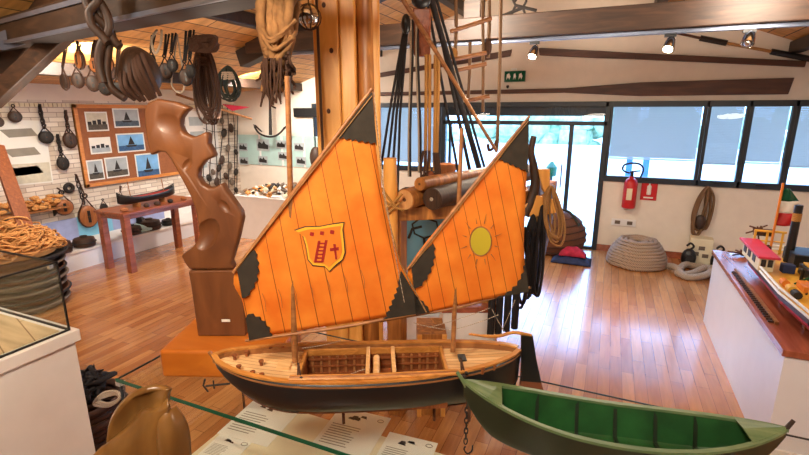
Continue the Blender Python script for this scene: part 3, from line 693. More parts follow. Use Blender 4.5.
zig([(425, 311.5)]+zz((383, 318), (398, 282), 12, 2.4, 1)[0:]+[(401, 270)], s_f)
zig([(527, 119), (528, 119), (527.5, 150), (526.5, 172)]+zz((526, 172), (498, 160), 10, 1.8), s_m)
zig([(411, 264)]+zz((433, 243), (420, 284), 11, -2, -5)+[(413.5, 288)], s_m)
zig([(528, 290.5), (497, 297)]+zz((499, 296), (524, 258), 12, 2.2, 7), s_m)
zig([(415.5, 314), (414, 292)]+zz((413, 296), (429, 311), 6, -1.4, -2), s_m)
# town shield on the fore sail
def em(poly, par, mat, d, th=.0012, name='emblem'): return obj(name, MB().prism([SP(x, y, d) for x, y in poly], uy*th), mat, par)
sho = [(294.5, 229), (305, 225.5), (320, 225), (334, 222.5), (345, 221), (343.5, 228), (345, 240), (346, 252), (343.5, 259), (336, 265), (330, 271), (325, 266), (313, 265), (308, 259), (306, 246), (303, 235)]
cx_, cy_ = 323, 244
em(sho, s_f, 'ink', .0100, name='shield_outline')
em([(cx_+(x-cx_)*.95, cy_+(y-cy_)*.95) for x, y in sho], s_f, 'emblemyellow', .0112, name='shield')
em([(cx_+(x-cx_)*.83, cy_+(y-cy_)*.82) for x, y in sho], s_f, 'sail', .0124, name='shield_field')
sm = em([(cx_+(x-cx_)*.845, cy_+(y-cy_)*.835) for x, y in sho], s_f, 'orange', .0118, name='shield_lining')
for a in (((318.5, 239.5), (321, 239.5), (317, 261), (314.5, 261)), ((325.5, 239), (328, 239), (324, 261), (321.5, 261))): em(a, s_f, 'redsail', .0136, name='ladder_rail')
for k in range(6):
    y = 241.5+k*3.6; x = 319.8-(y-240)*.18; em(((x, y), (x+6.5, y), (x+6.2, y+1.4), (x-.3, y+1.4)), s_f, 'redsail', .0136, name='ladder_rung')
em(((333.5, 243), (336, 243), (337.5, 258), (335.8, 258)), s_f, 'redsail', .0136, name='sword'); em(((330.5, 247), (339, 246), (339, 249), (330.5, 250)), s_f, 'redsail', .0136, name='sword_guard')
for x, y in ((312.5, 233), (322.5, 232), (332.5, 231)):
    em([(x+2.6*math.cos(a*PI/4+.2)*(1 if a % 2 else .75), y+2.4*math.sin(a*PI/4+.2)*(1 if a % 2 else .75)) for a in range(8)], s_f, 'redsail', .0136, name='star')
# sun on the main sail
sx, sy = 480, 240.5
def ring(r1, r2): return [(sx+r1*math.cos(a*PI/14), sy+r2*math.sin(a*PI/14)) for a in range(28)]
em(ring(11.3, 15), s_m, 'spar', .0098, name='sun_outline'); em(ring(10, 13.6), s_m, 'sun', .011, name='sun_disc')
for k in range(12):
    a = k*PI/6+.25; c, s_ = math.cos(a), math.sin(a); w = .45; i, o_ = 14.5, (22 if k % 2 else 19)
    em(((sx+c*i-s_*w, sy+s_*i*1.25+c*w), (sx+c*o_-s_*w*.3, sy+s_*o_*1.3), (sx+c*i+s_*w, sy+s_*i*1.25-c*w)), s_m, 'spar', .0105, name='sun_ray')
# reef points
for x, y in ((266, 300), (282, 296), (297, 293), (313, 289), (330, 285), (347, 281), (364, 277), (380, 274)):
    obj('reef_point', MB().tube([SP(x-3, y-8, .011), SP(x, y, .012), SP(x+1, y+10, .011)], .0008, 4), 'spar', s_f)
# standing lines
def line(a, b, d=0, par=sb, mat='ropepale', r=.0011, sg=.004, name='rigging_line'): return obj(name, MB().tube(sag(a, b, sg), r, 4), mat, par)
for i, (a, b, v0, v1) in enumerate((((374, 92), (384, 190), .01, .02), ((384, 190), (404, 300), .02, .02), ((300, 372), (366, 357), .09, .07), ((302, 348), (340, 345), .0, -.03), ((413, 320), (452, 330), .02, 0), ((452, 330), (497, 312), 0, .02), ((492, 309), (505, 332), .0, .0), ((515, 300), (502, 330), 0, 0), ((428, 326), (490, 308), .01, 0))):
    line(SP(*a, v0), SP(*b, v1))
line(SP(237, 268, .012), SP(372, 96, .012), sg=-.001, r=.0014, mat='rope'); line(SP(411, 266, .012), SP(527, 121, .012), sg=-.001, r=.0012, mat='rope')
line(SP(374, 98, .009), SP(385, 205, .012), sg=0, r=.002, mat='rope'); line(SP(385, 205, .012), SP(400, 262, .01), sg=0, r=.002, mat='rope'); line(SP(400, 262, .01), SP(426, 311, .01), sg=0, r=.002, mat='rope')
for (x, v) in ((300, -.105), (455, -.105)):      # deadeyes and lanyards by each mast
    b_ = BP((x-213)/306, v, 1.222); top = SP(x-2, 325, .02)
    obj('lanyard', MB().tube(sag(b_, b_+Vector((0, .0, .05))+uy*.03, 0, 3), .003, 5).tube(sag(b_+ux*.012, b_+Vector((0, 0, .05))+uy*.03, 0, 3), .003, 5), 'ropered', sb)
    for k in range(3): obj('deadeye', MB().ell(b_+ux*(.006*k)+Vector((0, 0, -.006+.012*k))-uy*.004, (.006, .004, .006)), 'iron', sb, smooth=180)
# bow anchor
an = BP(.02, -.02, 1.175)
obj('bow_anchor', MB().tube([an+ux*.03, an-ux*.045+Vector((0, 0, -.006))], .003, 6).tube([an-ux*.045+Vector((0, 0, .018)), an-ux*.052+Vector((0, 0, -.004)), an-ux*.04+Vector((0, 0, -.026))], .003, 6).tube([an-ux*.02+Vector((0, 0, .012)), an-ux*.02+Vector((0, 0, -.016))], .0025, 6), 'iron', sb)
# stand
rodb = BP(.41, 0, GZ+.0015); 
obj('stand_rod', MB().tube([rodb, BP(.41, 0, 1.086)], .005, 8), 'rust', sb); obj('stand_rod', MB().tube([BP(.72, 0, GZ+.0015), BP(.72, 0, 1.086)], .005, 8), 'rust', sb)
# hanging chain
ch = thing('anchor_chain', 'small rusty chain with a block and hook hanging over the black hull of the model', 'chain', BP(.80, -.14, 1.17))
c0 = BP(.805, -.128, 1.18)
obj('block', MB().tube([c0, c0+Vector((0, 0, -.03))], .004, 6).tube([c0+ux*.006+Vector((0, 0, -.02)), c0+ux*.008+Vector((0, 0, -.09))], .005, 6), 'rust', ch)
for k in range(8):
    c = c0+Vector((0, 0, -.035-.018*k)); a = ux if k % 2 else uy
    obj('link', MB().tube([c+a*.0055*math.cos(q*PI/5)+Vector((0, 0, .012*math.sin(q*PI/5))) for q in range(10)], .002, 5, True), 'iron', ch)
c = c0+Vector((0, 0, -.19)); obj('hook', MB().tube(smoothpts([c+Vector((0, 0, .01)), c-ux*.004, c+ux*.006+Vector((0, 0, -.016)), c+ux*.02+Vector((0, 0, -.008)), c+ux*.022+Vector((0, 0, .012))], 4), .0025, 6), 'iron', ch)

# ---------------------------------------------------------------- green rowing boat
gb0 = PD(464, 382, 1.36); gb1 = PD(787, 430, 1.22)
gu = gb1-gb0; gu.z = 0; GL = gu.length; gu.normalize(); gv = Vector((-gu.y, gu.x, 0)); GO = Vector((gb0.x, gb0.y, 0))
def GP(t, v, z): return GO+gu*(t*GL)+gv*v+Vector((0, 0, z))
GH = .098; G0 = gb0.z
def ghb(t): return GH*max(0, 1-abs(2*t-1)**2.5)**.9+.002
def gsh(t): return 1.132+(gb0.z-1.132)*(1-t)**3.0 + (gb1.z-1.132)*t**3.2 if True else 0
def gkl(t): return 1.050+.09*(abs(2*t-1)**4) + (.05*(1-t/.1)**1.5 if t < .1 else 0)+(.03*((t-.9)/.1)**1.5 if t > .9 else 0)
def gfn(off):
    def fn(u, w):
        t = u; v = w*2-1; s = -1 if v < 0 else 1; a = abs(v)
        b = ghb(t)*(.72*min(1, a/.35)+.28*max(0, (a-.35)/.65)) - off*(a > 0)
        z = gkl(t)+off+(gsh(t)-gkl(t)-off)*max(0, (a-.35)/.65)
        return GP(t, s*max(b, .0005), z)
    return fn
gb = thing('rowing_boat_model', 'dark green wooden rowing boat model with open ribbed interior', 'model boat', (GP(.5, 0, 0).x, GP(.5, 0, 0).y, GZ))
obj('hull', MB().grid(gfn(0), 40, 20), 'greenhull', gb, smooth=35)
obj('lining', MB().grid(gfn(.006), 40, 20), 'green', gb, smooth=35)
m = MB()
for s in (-1, 1):
    k = len(m.v); N = 40
    for i in range(N+1):
        t = i/N; c = GP(t, s*ghb(t), gsh(t)+.002); 
        for a_, b_ in ((-.010, -.004), (.004, -.004), (.004, .004), (-.010, .004)): m.v.append(c+gv*(s*a_)+Vector((0, 0, b_)))
    for i in range(N):
        for j in range(4): m.f.append((k+i*4+j, k+i*4+(j+1) % 4, k+(i+1)*4+(j+1) % 4, k+(i+1)*4+j))
obj('gunwale', m, 'greenwood', gb)
for (ta, tb_, nm) in ((0.0, .13, 'foredeck'), (.88, 1.0, 'afterdeck')):
    m = MB(); k = 0
    for i in range(9):
        t = ta+(tb_-ta)*i/8
        for v in (-1, 0, 1): m.v.append(GP(t, v*(ghb(t)-.004), gsh(t)+.005+(.004 if v == 0 else 0)))
    for i in range(8):
        for j in range(2): a = i*3+j; m.f.append((a, a+3, a+4, a+1))
    obj(nm, m, 'greenwood', gb, solid=.004)
for t in (.26, .40, .53, .66, .78):
    f = MB(); z0 = gkl(t)+.007; b = ghb(t)
    for s in (-1, 1): f.add([GP(t-.006, s*(b*.72-.012), z0), GP(t+.006, s*(b*.72-.012), z0), GP(t+.006, s*(b-.006), gsh(t)-.002), GP(t-.006, s*(b-.006), gsh(t)-.002), GP(t-.006, s*(b*.72-.002), z0), GP(t+.006, s*(b*.72-.002), z0), GP(t+.006, s*(b-.001), gsh(t)-.002), GP(t-.006, s*(b-.001), gsh(t)-.002)], [(0, 1, 2, 3), (4, 7, 6, 5), (0, 4, 5, 1), (1, 5, 6, 2), (2, 6, 7, 3), (3, 7, 4, 0)])
    f.bar(GP(t, -b*.72+.006, z0+.004), GP(t, b*.72-.006, z0+.004), .010, .008); obj('frame', f, 'greenhull', gb)
obj('stem_head', MB().tube([GP(-.025, 0, gsh(0)+.03), GP(0, 0, gsh(0)+.0), GP(.05, 0, gkl(.05)+.01)], [.005, .006, .005], 6), 'greenwood', gb)
obj('sternpost', MB().tube([GP(1.012, 0, gsh(1)+.03), GP(.995, 0, gsh(1)), GP(.96, 0, gkl(.96)+.01)], [.005, .006, .005], 6), 'dwood', gb)
obj('keel', MB().prism([GP(.2, -.004, 1.06), GP(.8, -.004, 1.06), GP(.8, -.004, 1.038), GP(.2, -.004, 1.038)], gv*.008), 'greenhull', gb)
for t in (.3, .7): obj('cradle', MB().prism([GP(t, -.07, GZ+.001), GP(t, .07, GZ+.001), GP(t, .05, 1.045), GP(t, -.05, 1.045)], gu*.02), 'spar', gb)

# ================================================================== HANGING BLOCKS AND ROPES
def hangpt(x, y, ytop, z=2.5): top = PZ(x, ytop, z); return PP(x, y, top, FWH), top
def block(x, y, ytop, s, label, group=None, mat='dwood', z=2.5, at=None, top=None, yaw=.3, round_=False, hook=False, rmat='ropered', name='pulley_block', rr=.008):
    if at is None: c, tp = hangpt(x, y, ytop, z)
    else: c, tp = Vector(at), Vector(top)
    s *= .74; t = thing(name, label, 'pulley block', c, group); m = rotz(YAW+yaw)
    sh = MB(); W, T, Hh = (.5*s, .26*s, (.5 if round_ else .68)*s)
    for k in (-1, 1): sh.ell(c+m @ Vector((0, k*T*.62, 0)), (W, T*.42, Hh), m, 14, 8)
    sh.ell(c+m @ Vector((0, 0, Hh*.75)), (W*.5, T*.8, Hh*.25), m, 8, 6)
    shl = obj('shell', sh, mat, t, smooth=60)
    obj('sheave', MB().lathe([(0, -.10*s), (.34*s, -.10*s), (.28*s, 0), (.34*s, .10*s), (0, .10*s)], c, 12, m @ Matrix.Rotation(PI/2, 3, 'X')), 'iron', t, smooth=40)
    obj('pin', MB().tube([c+m @ Vector((0, -T*1.15, 0)), c+m @ Vector((0, T*1.15, 0))], .06*s, 8), 'rust', t)
    st = [c+m @ Vector((math.sin(a)*W*1.02, 0, -math.cos(a)*Hh*1.04)) for a in [(k-5)*PI/8 for k in range(11)]]+[c+m @ Vector((0, 0, Hh*1.75))]
    for k in (-1, 1): obj('slot', MB().box(c+m @ Vector((0, k*T*1.04, 0)), (W*.34, T*.12, Hh*1.1), m), 'black', shl)
    obj('strop', MB().tube(st, .05*s+.003, 6, True), rmat, t, smooth=60)
    e0 = c+Vector((0, 0, Hh*1.72)); r = .13*s
    obj('eye', MB().tube([e0+Vector((0, 0, r))+m @ Vector((math.sin(a)*r, 0, 0))+Vector((0, 0, -math.cos(a)*r)) for a in [k*PI/5 for k in range(10)]], .04*s+.002, 5, True), 'iron', t)
    if tp.z > e0.z+2*r: obj('rope', MB().tube(sag(e0+Vector((0, 0, 2*r)), tp, 0, 4), rr, 6).tube(sag(e0+Vector((.01, 0, r)), tp+Vector((.03, 0, 0)), 0, 4), rr*.8, 6), rmat, t)
    return t
nearb = [(65, 82, 49, .12, 'dwood', 'brown pulley block hanging lowest beside the roof strut'), (78, 80, 47, .11, 'dwood', 'dark oval pulley block, second in the lower hanging row from the strut'),
 (93, 83, 46, .115, 'dwood', 'pulley block in the lower hanging row between the dark oval one and the disc'), (106, 88, 44, .13, 'iron', 'round black block with holes hanging in the lower row'),
 (118, 88, 43, .11, 'iron', 'small black block hanging beside the rope bound fender'), (80, 60, 45, .125, 'bwood', 'reddish brown pulley block in the upper hanging row next to the strut'),
 (95, 65, 43, .10, 'bwood', 'narrow brown pulley block, middle of the upper hanging row'), (106, 64, 42, .12, 'bwood', 'wide brown pulley block, last of the upper hanging row before the fender')]
for i, (x, y, yt, s, mt, lb_x) in enumerate(nearb): block(x, y, yt-3, s, lb_x, 'blocks hung under the near truss', mt, yaw=R.uniform(-.5, .6), round_=(mt == 'iron'))
g2 = [(166, 71, 34, .10, 'black oval block on a long strap behind the fender'), (172.5, 65, 33, .08, 'small dark block hanging just above the black oval block'), (186, 77, 31, .10, 'dark block on a double strap beside the tarred rope hank'), (190.6, 71, 30, .08, 'little dark block half behind the one on the double strap'), (152, 60, 35, .07, 'tiny dark block hanging over the top of the tall rowlock')]
for x, y, yt, s, lb_x in g2: block(x, y, yt, s, lb_x, 'dark blocks hung over the tall rowlock', 'iron' if s < .09 else 'dwood', yaw=R.uniform(-.4, .4), rmat='ropeblk')
# white cord loop
c, tp = hangpt(177, 84, 34); tl = [tp, tp.lerp(c, .4)+Vector((-.02, 0, 0)), c+Vector((-.05, 0, 0)), c+Vector((.02, 0, -.06)), c+Vector((.07, 0, .0)), tp.lerp(c, .4)+Vector((.03, 0, 0)), tp]
one('cord_loop', MB().tube(smoothpts(tl, 5), .006, 6), 'ropepale', 'thin pale cord loop hanging among the dark blocks', 'cord', tp)
c, tp = hangpt(157, 40, 30)
one('cord_loop', MB().tube(smoothpts([tp, c+Vector((-.05, 0, 0)), c+Vector((-.03, 0, -.08)), c+Vector((.03, 0, -.02)), tp+Vector((.04, 0, 0))], 5), .008, 6), 'ropepale', 'short pale cord tied round the truss above the tall rowlock', 'cord', tp)

def hank(name, x, y, ytop, w, h, n, r, mat, label, z=2.5, cat='rope', at=None, top=None, band=True, lean=0, tail=None, group=None, depth=.06, seed=1, bandmat=None):
    rr = random.Random(seed)
    if at is None: c, tp = hangpt(x, y, ytop, z)
    else: c, tp = Vector(at), Vector(top)
    t = thing(name, label, cat, tp, group); m = rotz(YAW); st = MB()
    for k in range(n):
        ww = w*rr.uniform(.45, 1.0); hh = h*rr.uniform(.84, 1.06); dx = rr.uniform(-.2, .2)*w; dy = rr.uniform(-1, 1)*depth
        loop = [m @ Vector(p)+tp for p in ((0, dy*.3, 0), (-ww*.30+dx, dy, -hh*.25), (-ww*.5+dx+lean*.6, dy, -hh*.65), (-ww*.3+dx+lean, dy, -hh*.95), (ww*.25+dx+lean, dy, -hh), (ww*.5+dx+lean*.6, dy, -hh*.68), (ww*.3+dx, dy, -hh*.25))]
        st.tube(smoothpts(loop, 5, True), r, 6, True)
    obj('loops', st, mat, t, smooth=60)
    if band:
        b = MB(); zc = tp.z-h*.2
        for k in range(4): b.tube([Vector((tp.x, tp.y, zc-k*r*2.2))+m @ Vector((math.cos(a)*w*.32, math.sin(a)*depth*.9, 0)) for a in [q*PI/6 for q in range(12)]], r*1.1, 5, True)
        obj('lashing', b, bandmat or mat, t, smooth=60)
    return t
# big rope bound fender with the fan of rope ends
c, tp = hangpt(135, 60, 32); tp = tp-FWH*.34; c = PP(135, 60, tp, FWH); fe = thing('rope_fender', 'large brown wooden fender bound with rope and ending in a fan of cords', 'fender', c)
def FP(x, y, d=0): return PP(x, y, tp, FWH)-FWH*d
def blobp(pts, d, mb=None):
    mb = mb or MB(); P = [FP(x, y) for x, y in pts]; cn = sum(P, Vector())/len(P); n = len(P); k = len(mb.v)
    rings = [(0, d), (.55, d*.85), (.85, d*.5), (1, 0), (.85, -d*.5), (.55, -d*.85), (0, -d)]
    for s, dd in rings:
        for p in P: mb.v.append(cn+(p-cn)*max(s, .001)-FWH*dd)
    for i in range(len(rings)-1):
        for j in range(n): j2 = (j+1) % n; mb.f.append((k+i*n+j, k+i*n+j2, k+(i+1)*n+j2, k+(i+1)*n+j))
    return mb
obj('core', blobp([(124, 50), (128, 44), (140, 45), (151, 53), (158, 66), (162, 78), (160, 88), (154, 95), (146, 97), (138, 96), (131, 98), (123, 88), (119, 78), (120, 64)], .13), 'dwood', fe, smooth=180, sub=1)
for i, (a, b_, cc) in enumerate((((148, 58), (156, 72), (162, 98)), ((144, 62), (151, 80), (157, 100)), ((140, 66), (146, 84), (152, 101)), ((136, 72), (141, 88), (148, 101)), ((152, 56), (162, 72), (167, 96)), ((131, 74), (137, 90), (142, 100)), ((146, 60), (154, 78), (160, 99)))):
    obj('cord', MB().tube(smoothpts([FP(*a, .11), FP(*b_, .15), FP(*cc, .08)], 5), [.012]*11, 6), 'ropered', fe, smooth=60)
for i, p in enumerate((((112, -6), (110, 10), (117, 26), (124, 38), (121, 52), (119, 70), (123, 88), (137, 99)), ((100, -6), (104, 12), (112, 22), (120, 30), (128, 44), (134, 50)), ((106, -6), (116, 6), (124, 20), (126, 34), (118, 50), (116, 66), (120, 84)), ((118, -6), (118, 8), (110, 18), (112, 30), (121, 40), (127, 47)))):
    obj('rope', MB().tube(smoothpts([FP(x, y, .12+.02*i) for x, y in p], 5), .023, 8), 'dwood', fe, smooth=60)
# tarred hank hanging by the tall rowlock
c, tp = hangpt(201, 100, 45)
hank('rope_hank', 202, 122, 42, .16, .56, 15, .008, 'ropered', 'reddish brown hank of tarred rope hanging beside the top of the tall rowlock', depth=.05, seed=5)
obj_c, tp = hangpt(203, 60, 30)
kn = MB(); 
for k in range(7): kn.tube(smoothpts([tp+rotz(YAW) @ Vector((R.uniform(-.09, .09), R.uniform(-.06, .0), -.05-.07*R.random())) for q in range(5)], 4, True), .02, 6, True)
one('rope_knot', kn, 'ropered', 'thick knotted rope slung round the truss above the brown hank', 'rope', tp)
# dark green cable coil further back
c = PP(228, 88, Vector((-4.6, 4.88, 2.5)), Vector((0, 1, 0)))
hank('cable_coil', 0, 0, 0, .30, .42, 10, .011, 'ropegreen', 'dark green cable coil hanging under the roof planks beyond the rope hank', at=c, top=PP(228, 66, Vector((-4.6, 4.88, 2.5)), Vector((0, 1, 0))), seed=9, depth=.05, bandmat='ropepale')
# bundle of tan canvas and ropes
Pn = PD(280, 50, 2.2)
def CP(x, y, d=0): return PP(x, y, Pn, FWH)-FWH*d
cb = thing('canvas_bundle', 'hanging bundle of tan canvas and netting rope tied in folds', 'canvas bundle', CP(281, 100))
fold = MB(); rr = random.Random(3)
for k in range(30):
    x0 = 263+k*1.1+rr.uniform(-2, 2); x1 = 266+k*.8+rr.uniform(-3, 3); x2 = 271+rr.uniform(-6, 12)
    y3 = rr.choice((50, 56, 62, 92)); pts_ = smoothpts([CP(x0, -12, rr.uniform(-.05, .05)), CP((x0+x1)/2, 22, rr.uniform(-.05, .07)), CP(x1, 44, rr.uniform(-.04, .06)), CP(x2, y3, rr.uniform(-.04, .05))], 5)
    fold.tube(pts_, [rr.uniform(.018, .026)*(1-.3*i/len(pts_)) for i in range(len(pts_))], 7)
obj('folds', fold, 'canvas', cb, smooth=180)
for (a, b_, cc) in (((262, 18), (276, 42), (298, 22)), ((264, 32), (278, 52), (294, 40)), ((266, 40), (278, 44), (292, 30))):
    obj('lashing', MB().tube(smoothpts([CP(*a, .05), CP(*b_, .09), CP(*cc, .05)], 5), .010, 6), 'canvas', cb, smooth=60)
nt = MB()
for k in range(30):
    x = 265+rr.uniform(0, 27); y = rr.uniform(48, 78); q = [CP(x, y, rr.uniform(-.03, .08))]
    for j in range(5): x += rr.uniform(-3.5, 3.5); y += rr.uniform(2, 9); q.append(CP(x, min(y, 108), rr.uniform(-.03, .08)))
    nt.tube(smoothpts(q, 3), rr.uniform(.004, .008), 5)
obj('netting', nt, 'ropered', cb)
nt = MB()
for k in range(9):
    x = 268+rr.uniform(0, 18); nt.tube(smoothpts([CP(x, 60, .08), CP(x+rr.uniform(-3, 3), 85, .09), CP(x+rr.uniform(-5, 5), rr.uniform(98, 110), .06)], 3), .005, 5)
obj('cord_end', nt, 'ropered', cb)
# glass float hanging behind
gl = PD(309, 17, 2.6); gf = thing('glass_float', 'glass fishing float in a cord net hanging beside the honey coloured post', 'glass float', gl)
obj('ball', MB().ell(gl, (.065, .065, .065), None, 18, 12), 'chrome', gf, smooth=180)
cn = MB()
for a in range(4): cn.tube([gl+Vector((math.cos(a*PI/4)*math.sin(q*PI/8)*.067, math.sin(a*PI/4)*math.sin(q*PI/8)*.067, math.cos(q*PI/8)*.067)) for q in range(16)], .004, 4, True)
obj('net', cn, 'ropered', gf); obj('cord', MB().tube([gl+Vector((0, 0, .06)), gl+Vector((0, 0, .75))], .004, 5), 'ropered', gf)

# ================================================================== POSTS
def colm(x0, x1, y, D_, z1): pass
pa = PP(339, 150, PD(339, 150, 3.0), FWH); 
zt = lambda p: roofz(p.x)-.005
m = rotz(YAW+.0)
hp = thing('timber_post', 'tall square honey coloured timber post behind the big sail', 'post', (pa.x, pa.y, 0))
for k, (dx, w, nm, mt) in enumerate(((-.045, .155, 'beam', 'wpost'), (.083, .095, 'beam', 'wpost'))):
    cc = Vector((pa.x, pa.y, 0))+m @ Vector((dx, 0, 0)); h = zt(cc)-.06
    obj(nm, MB().box(cc+Vector((0, 0, h/2+.0)), (w, .15, h), m), mt, hp, bevel=.012)
for z in (2.0, 2.35, 2.6, 1.7):
    c = Vector((pa.x, pa.y, z))+m @ Vector((-.03+.02*math.sin(z*9), -.078, 0)); obj('knot', MB().ell(c, (.012, .004, .016), m, 8, 5), 'rust', hp)
pb = PP(367, 60, PD(367, 60, 2.9), FWH)
rp = thing('round_post', 'round brown debarked pole standing beside the square honey post', 'post', (pb.x, pb.y, 0))
h = zt(pb)-.06; obj('pole', MB().lathe([(.078, 0), (.074, 1.5), (.068, h)], (pb.x, pb.y, 0), 16), 'wpost2', rp, smooth=60)
pc = Vector((pb.x, pb.y, 0))+m @ Vector((.055, -.03, 0)); obj('batten', MB().box(pc+Vector((0, 0, h/2)), (.055, .05, h), m), 'wpost', rp, bevel=.012)
obj('groove', MB().box(pc+m @ Vector((-.03, -.028, 0))+Vector((0, 0, h/2)), (.006, .006, h), m), 'wdark', rp)
# thin line beside the post
la = PD(319, 60, 2.7); one('halyard', MB().tube([Vector((la.x, la.y, 1.2)), Vector((la.x, la.y, 2.9))], .008, 6), 'ropered', 'thin brown rope hanging down along the honey coloured post', 'rope', (la.x, la.y, 2.9))

# ================================================================== WALL ON THE PINBOARD SIDE
def W(x, y, o=.05): return PX(x, y, XL+o)
ym = rotz(PI/2)
def card(name, px, py, w, h, off, mats, label, cat='photograph', group=None, art='ship', tilt=0):
    c = W(px, py, off); t = thing(name, label, cat, c, group)
    L = lambda y, z, d: c+Vector((d, y*math.cos(tilt)-z*math.sin(tilt), z*math.cos(tilt)+y*math.sin(tilt)))
    def rect(y0, y1, z0, z1, d, th=.002): return MB().prism([L(y0, z0, d), L(y1, z0, d), L(y1, z1, d), L(y0, z1, d)], (th, 0, 0))
    obj('paper', rect(-w/2, w/2, -h/2, h/2, 0, .003), 'photo', t); a, b = w/2-.02, h/2-.02
    pic = obj('picture', rect(-a, a, -b, b, .003), mats[0], t); obj('foreground', rect(-a, a, -b, -b*.35, .005), mats[1], pic)
    if art == 'ship':
        obj('print_sail', MB().prism([L(-.02*w-.1*w, -b*.25, .007), L(.12*w, -b*.25, .007), L(-.0*w, b*.8, .007)], (.001, 0, 0)), 'ink', pic)
        obj('print_hull', MB().prism([L(-.22*w, -b*.3, .0075), L(.2*w, -b*.3, .0075), L(.14*w, -b*.52, .0075), L(-.16*w, -b*.52, .0075)], (.001, 0, 0)), 'ink', pic)
    elif art == 'village':
        for k in range(4): obj('print_house', rect(-a+k*a*.5, -a+k*a*.5+a*.38, -b*.35, b*(.0+.12*(k % 3)), .006), 'ink', pic)
    elif art == 'text':
        for k in range(3): obj('print_drawing', MB().prism([L(-a*.7, b*(.75-.62*k), .006), L(a*.5, b*(.8-.62*k), .006), L(a*.72, b*(.55-.62*k), .006), L(-a*.4, b*(.50-.62*k), .006)], (.001, 0, 0)), 'inkgrey', pic)
    return t
# pinboard
pbd = thing('pinboard', 'orange framed wooden pinboard full of boat photographs on the brick wall', 'pinboard', W(110, 145, .02))
y0, y1, z0, z1 = 4.19, 5.9, .95, 2.09
obj('board', MB().bx(XL, XL+.03, y0, y1, z0, z1), 'cork', pbd)
fm = MB(); b_ = .05
for a in ((y0, y1, z1-b_, z1), (y0, y1, z0, z0+b_), (y0, y0+b_, z0, z1), (y1-b_, y1, z0, z1)): fm.bx(XL, XL+.05, a[0], a[1], a[2], a[3])
obj('frame', fm, 'frameor', pbd, bevel=.005)
G = 'photographs on the pinboard'
card('photograph', 97, 121.5, .32, .27, .035, ('sky3', 'sea3'), 'village photograph in the top corner of the pinboard next to the hanging blocks', group=G, art='village')
card('photograph', 126.5, 118, .42, .28, .035, ('sky1', 'sea1'), 'photograph of a dark sail at the top of the pinboard beside the village one', group=G)
card('photograph', 100.5, 145.5, .31, .23, .035, ('photo', 'sky1'), 'white bordered photograph of birds in the middle row of the pinboard', group=G, art='village')
card('photograph', 131, 142.5, .46, .28, .036, ('sky2', 'sea2'), 'blue photograph of a boat at sea in the middle row of the pinboard', group=G)
card('photograph', 95.5, 170, .24, .29, .035, ('sky1', 'sea3'), 'upright framed boat photograph at the bottom corner of the pinboard', group=G)
card('photograph', 117, 167, .36, .30, .036, ('sky1', 'sea3'), 'grey photograph of a two masted boat in the bottom row of the pinboard', group=G)
card('photograph', 148, 166, .42, .40, .038, ('sky2', 'sea2'), 'bright blue boat photograph low on the pinboard above the ship model', group=G)
card('poster', 22, 153, .62, .80, .01, ('photo', 'sky3'), 'white poster with three rows of tool drawings on the brick wall', 'poster', art='text', tilt=-.03)
# blocks on the brick wall
def wblock(x, y, yt, s, label, mat='dwood', round_=False, chain=False, rmat='ropered', off=.10, name='pulley_block'):
    c = W(x, y, off); tp = W(yt[0] if isinstance(yt, tuple) else x, yt[1] if isinstance(yt, tuple) else yt, .04); tp.y = c.y+(tp.y-c.y)
    t = block(0, 0, 0, s, label, 'blocks hung on the brick wall', mat, at=c, top=tp, yaw=.85, round_=round_, rmat=rmat, rr=.01, name=name)
    if chain:
        n = 5
        for k in range(n):
            q = c.lerp(tp, .35+.65*k/n); a = Vector((0, 1, 0)) if k % 2 else Vector((1, 0, 0))
            obj('link', MB().tube([q+a*.022*math.cos(j*PI/5)+Vector((0, 0, .045*math.sin(j*PI/5))) for j in range(10)], .008, 5, True), 'iron', t)
    return t
wblock(15, 116.5, 112, .17, 'square brown wooden block high on the brick wall above the poster', 'dwood', True)
wblock(46, 137, (39, 104), .20, 'round dark block on a heavy chain beside the poster', 'iron', True, True, 'ropeblk')
wblock(63, 163, (57, 134), .17, 'black iron block with a hook chain hanging between the chain block and the pinboard', 'iron', False, True, 'ropeblk')
wblock(70, 140, (65, 110), .20, 'oval wooden block on an iron hook close to the pinboard frame', 'dwood', False, True)
wblock(64, 207, (57, 188), .27, 'round chestnut block on a strap below the ring', 'bwood', True)
wblock(88, 216, (75, 174), .30, 'large chestnut double block hanging under the pinboard corner', 'bwood', False, True)
wblock(104, 208, (102, 198), .13, 'small dark hook block just above the table end', 'iron', False)
wblock(121, 198, (120, 186), .10, 'slim dark block beside the bow of the black ship model', 'iron')
wblock(-2, 122, 117, .14, 'small brown block on the brick wall beside the square one, away from the poster', 'dwood', True)
rg = W(69, 188, .03); one('iron_ring', MB().tube([rg+Vector((0, .05*math.cos(a*PI/8), .05*math.sin(a*PI/8))) for a in range(16)], .026, 8, True), 'iron', 'thick black ring on the brick wall above the chestnut blocks', 'ring', rg, smooth=180)
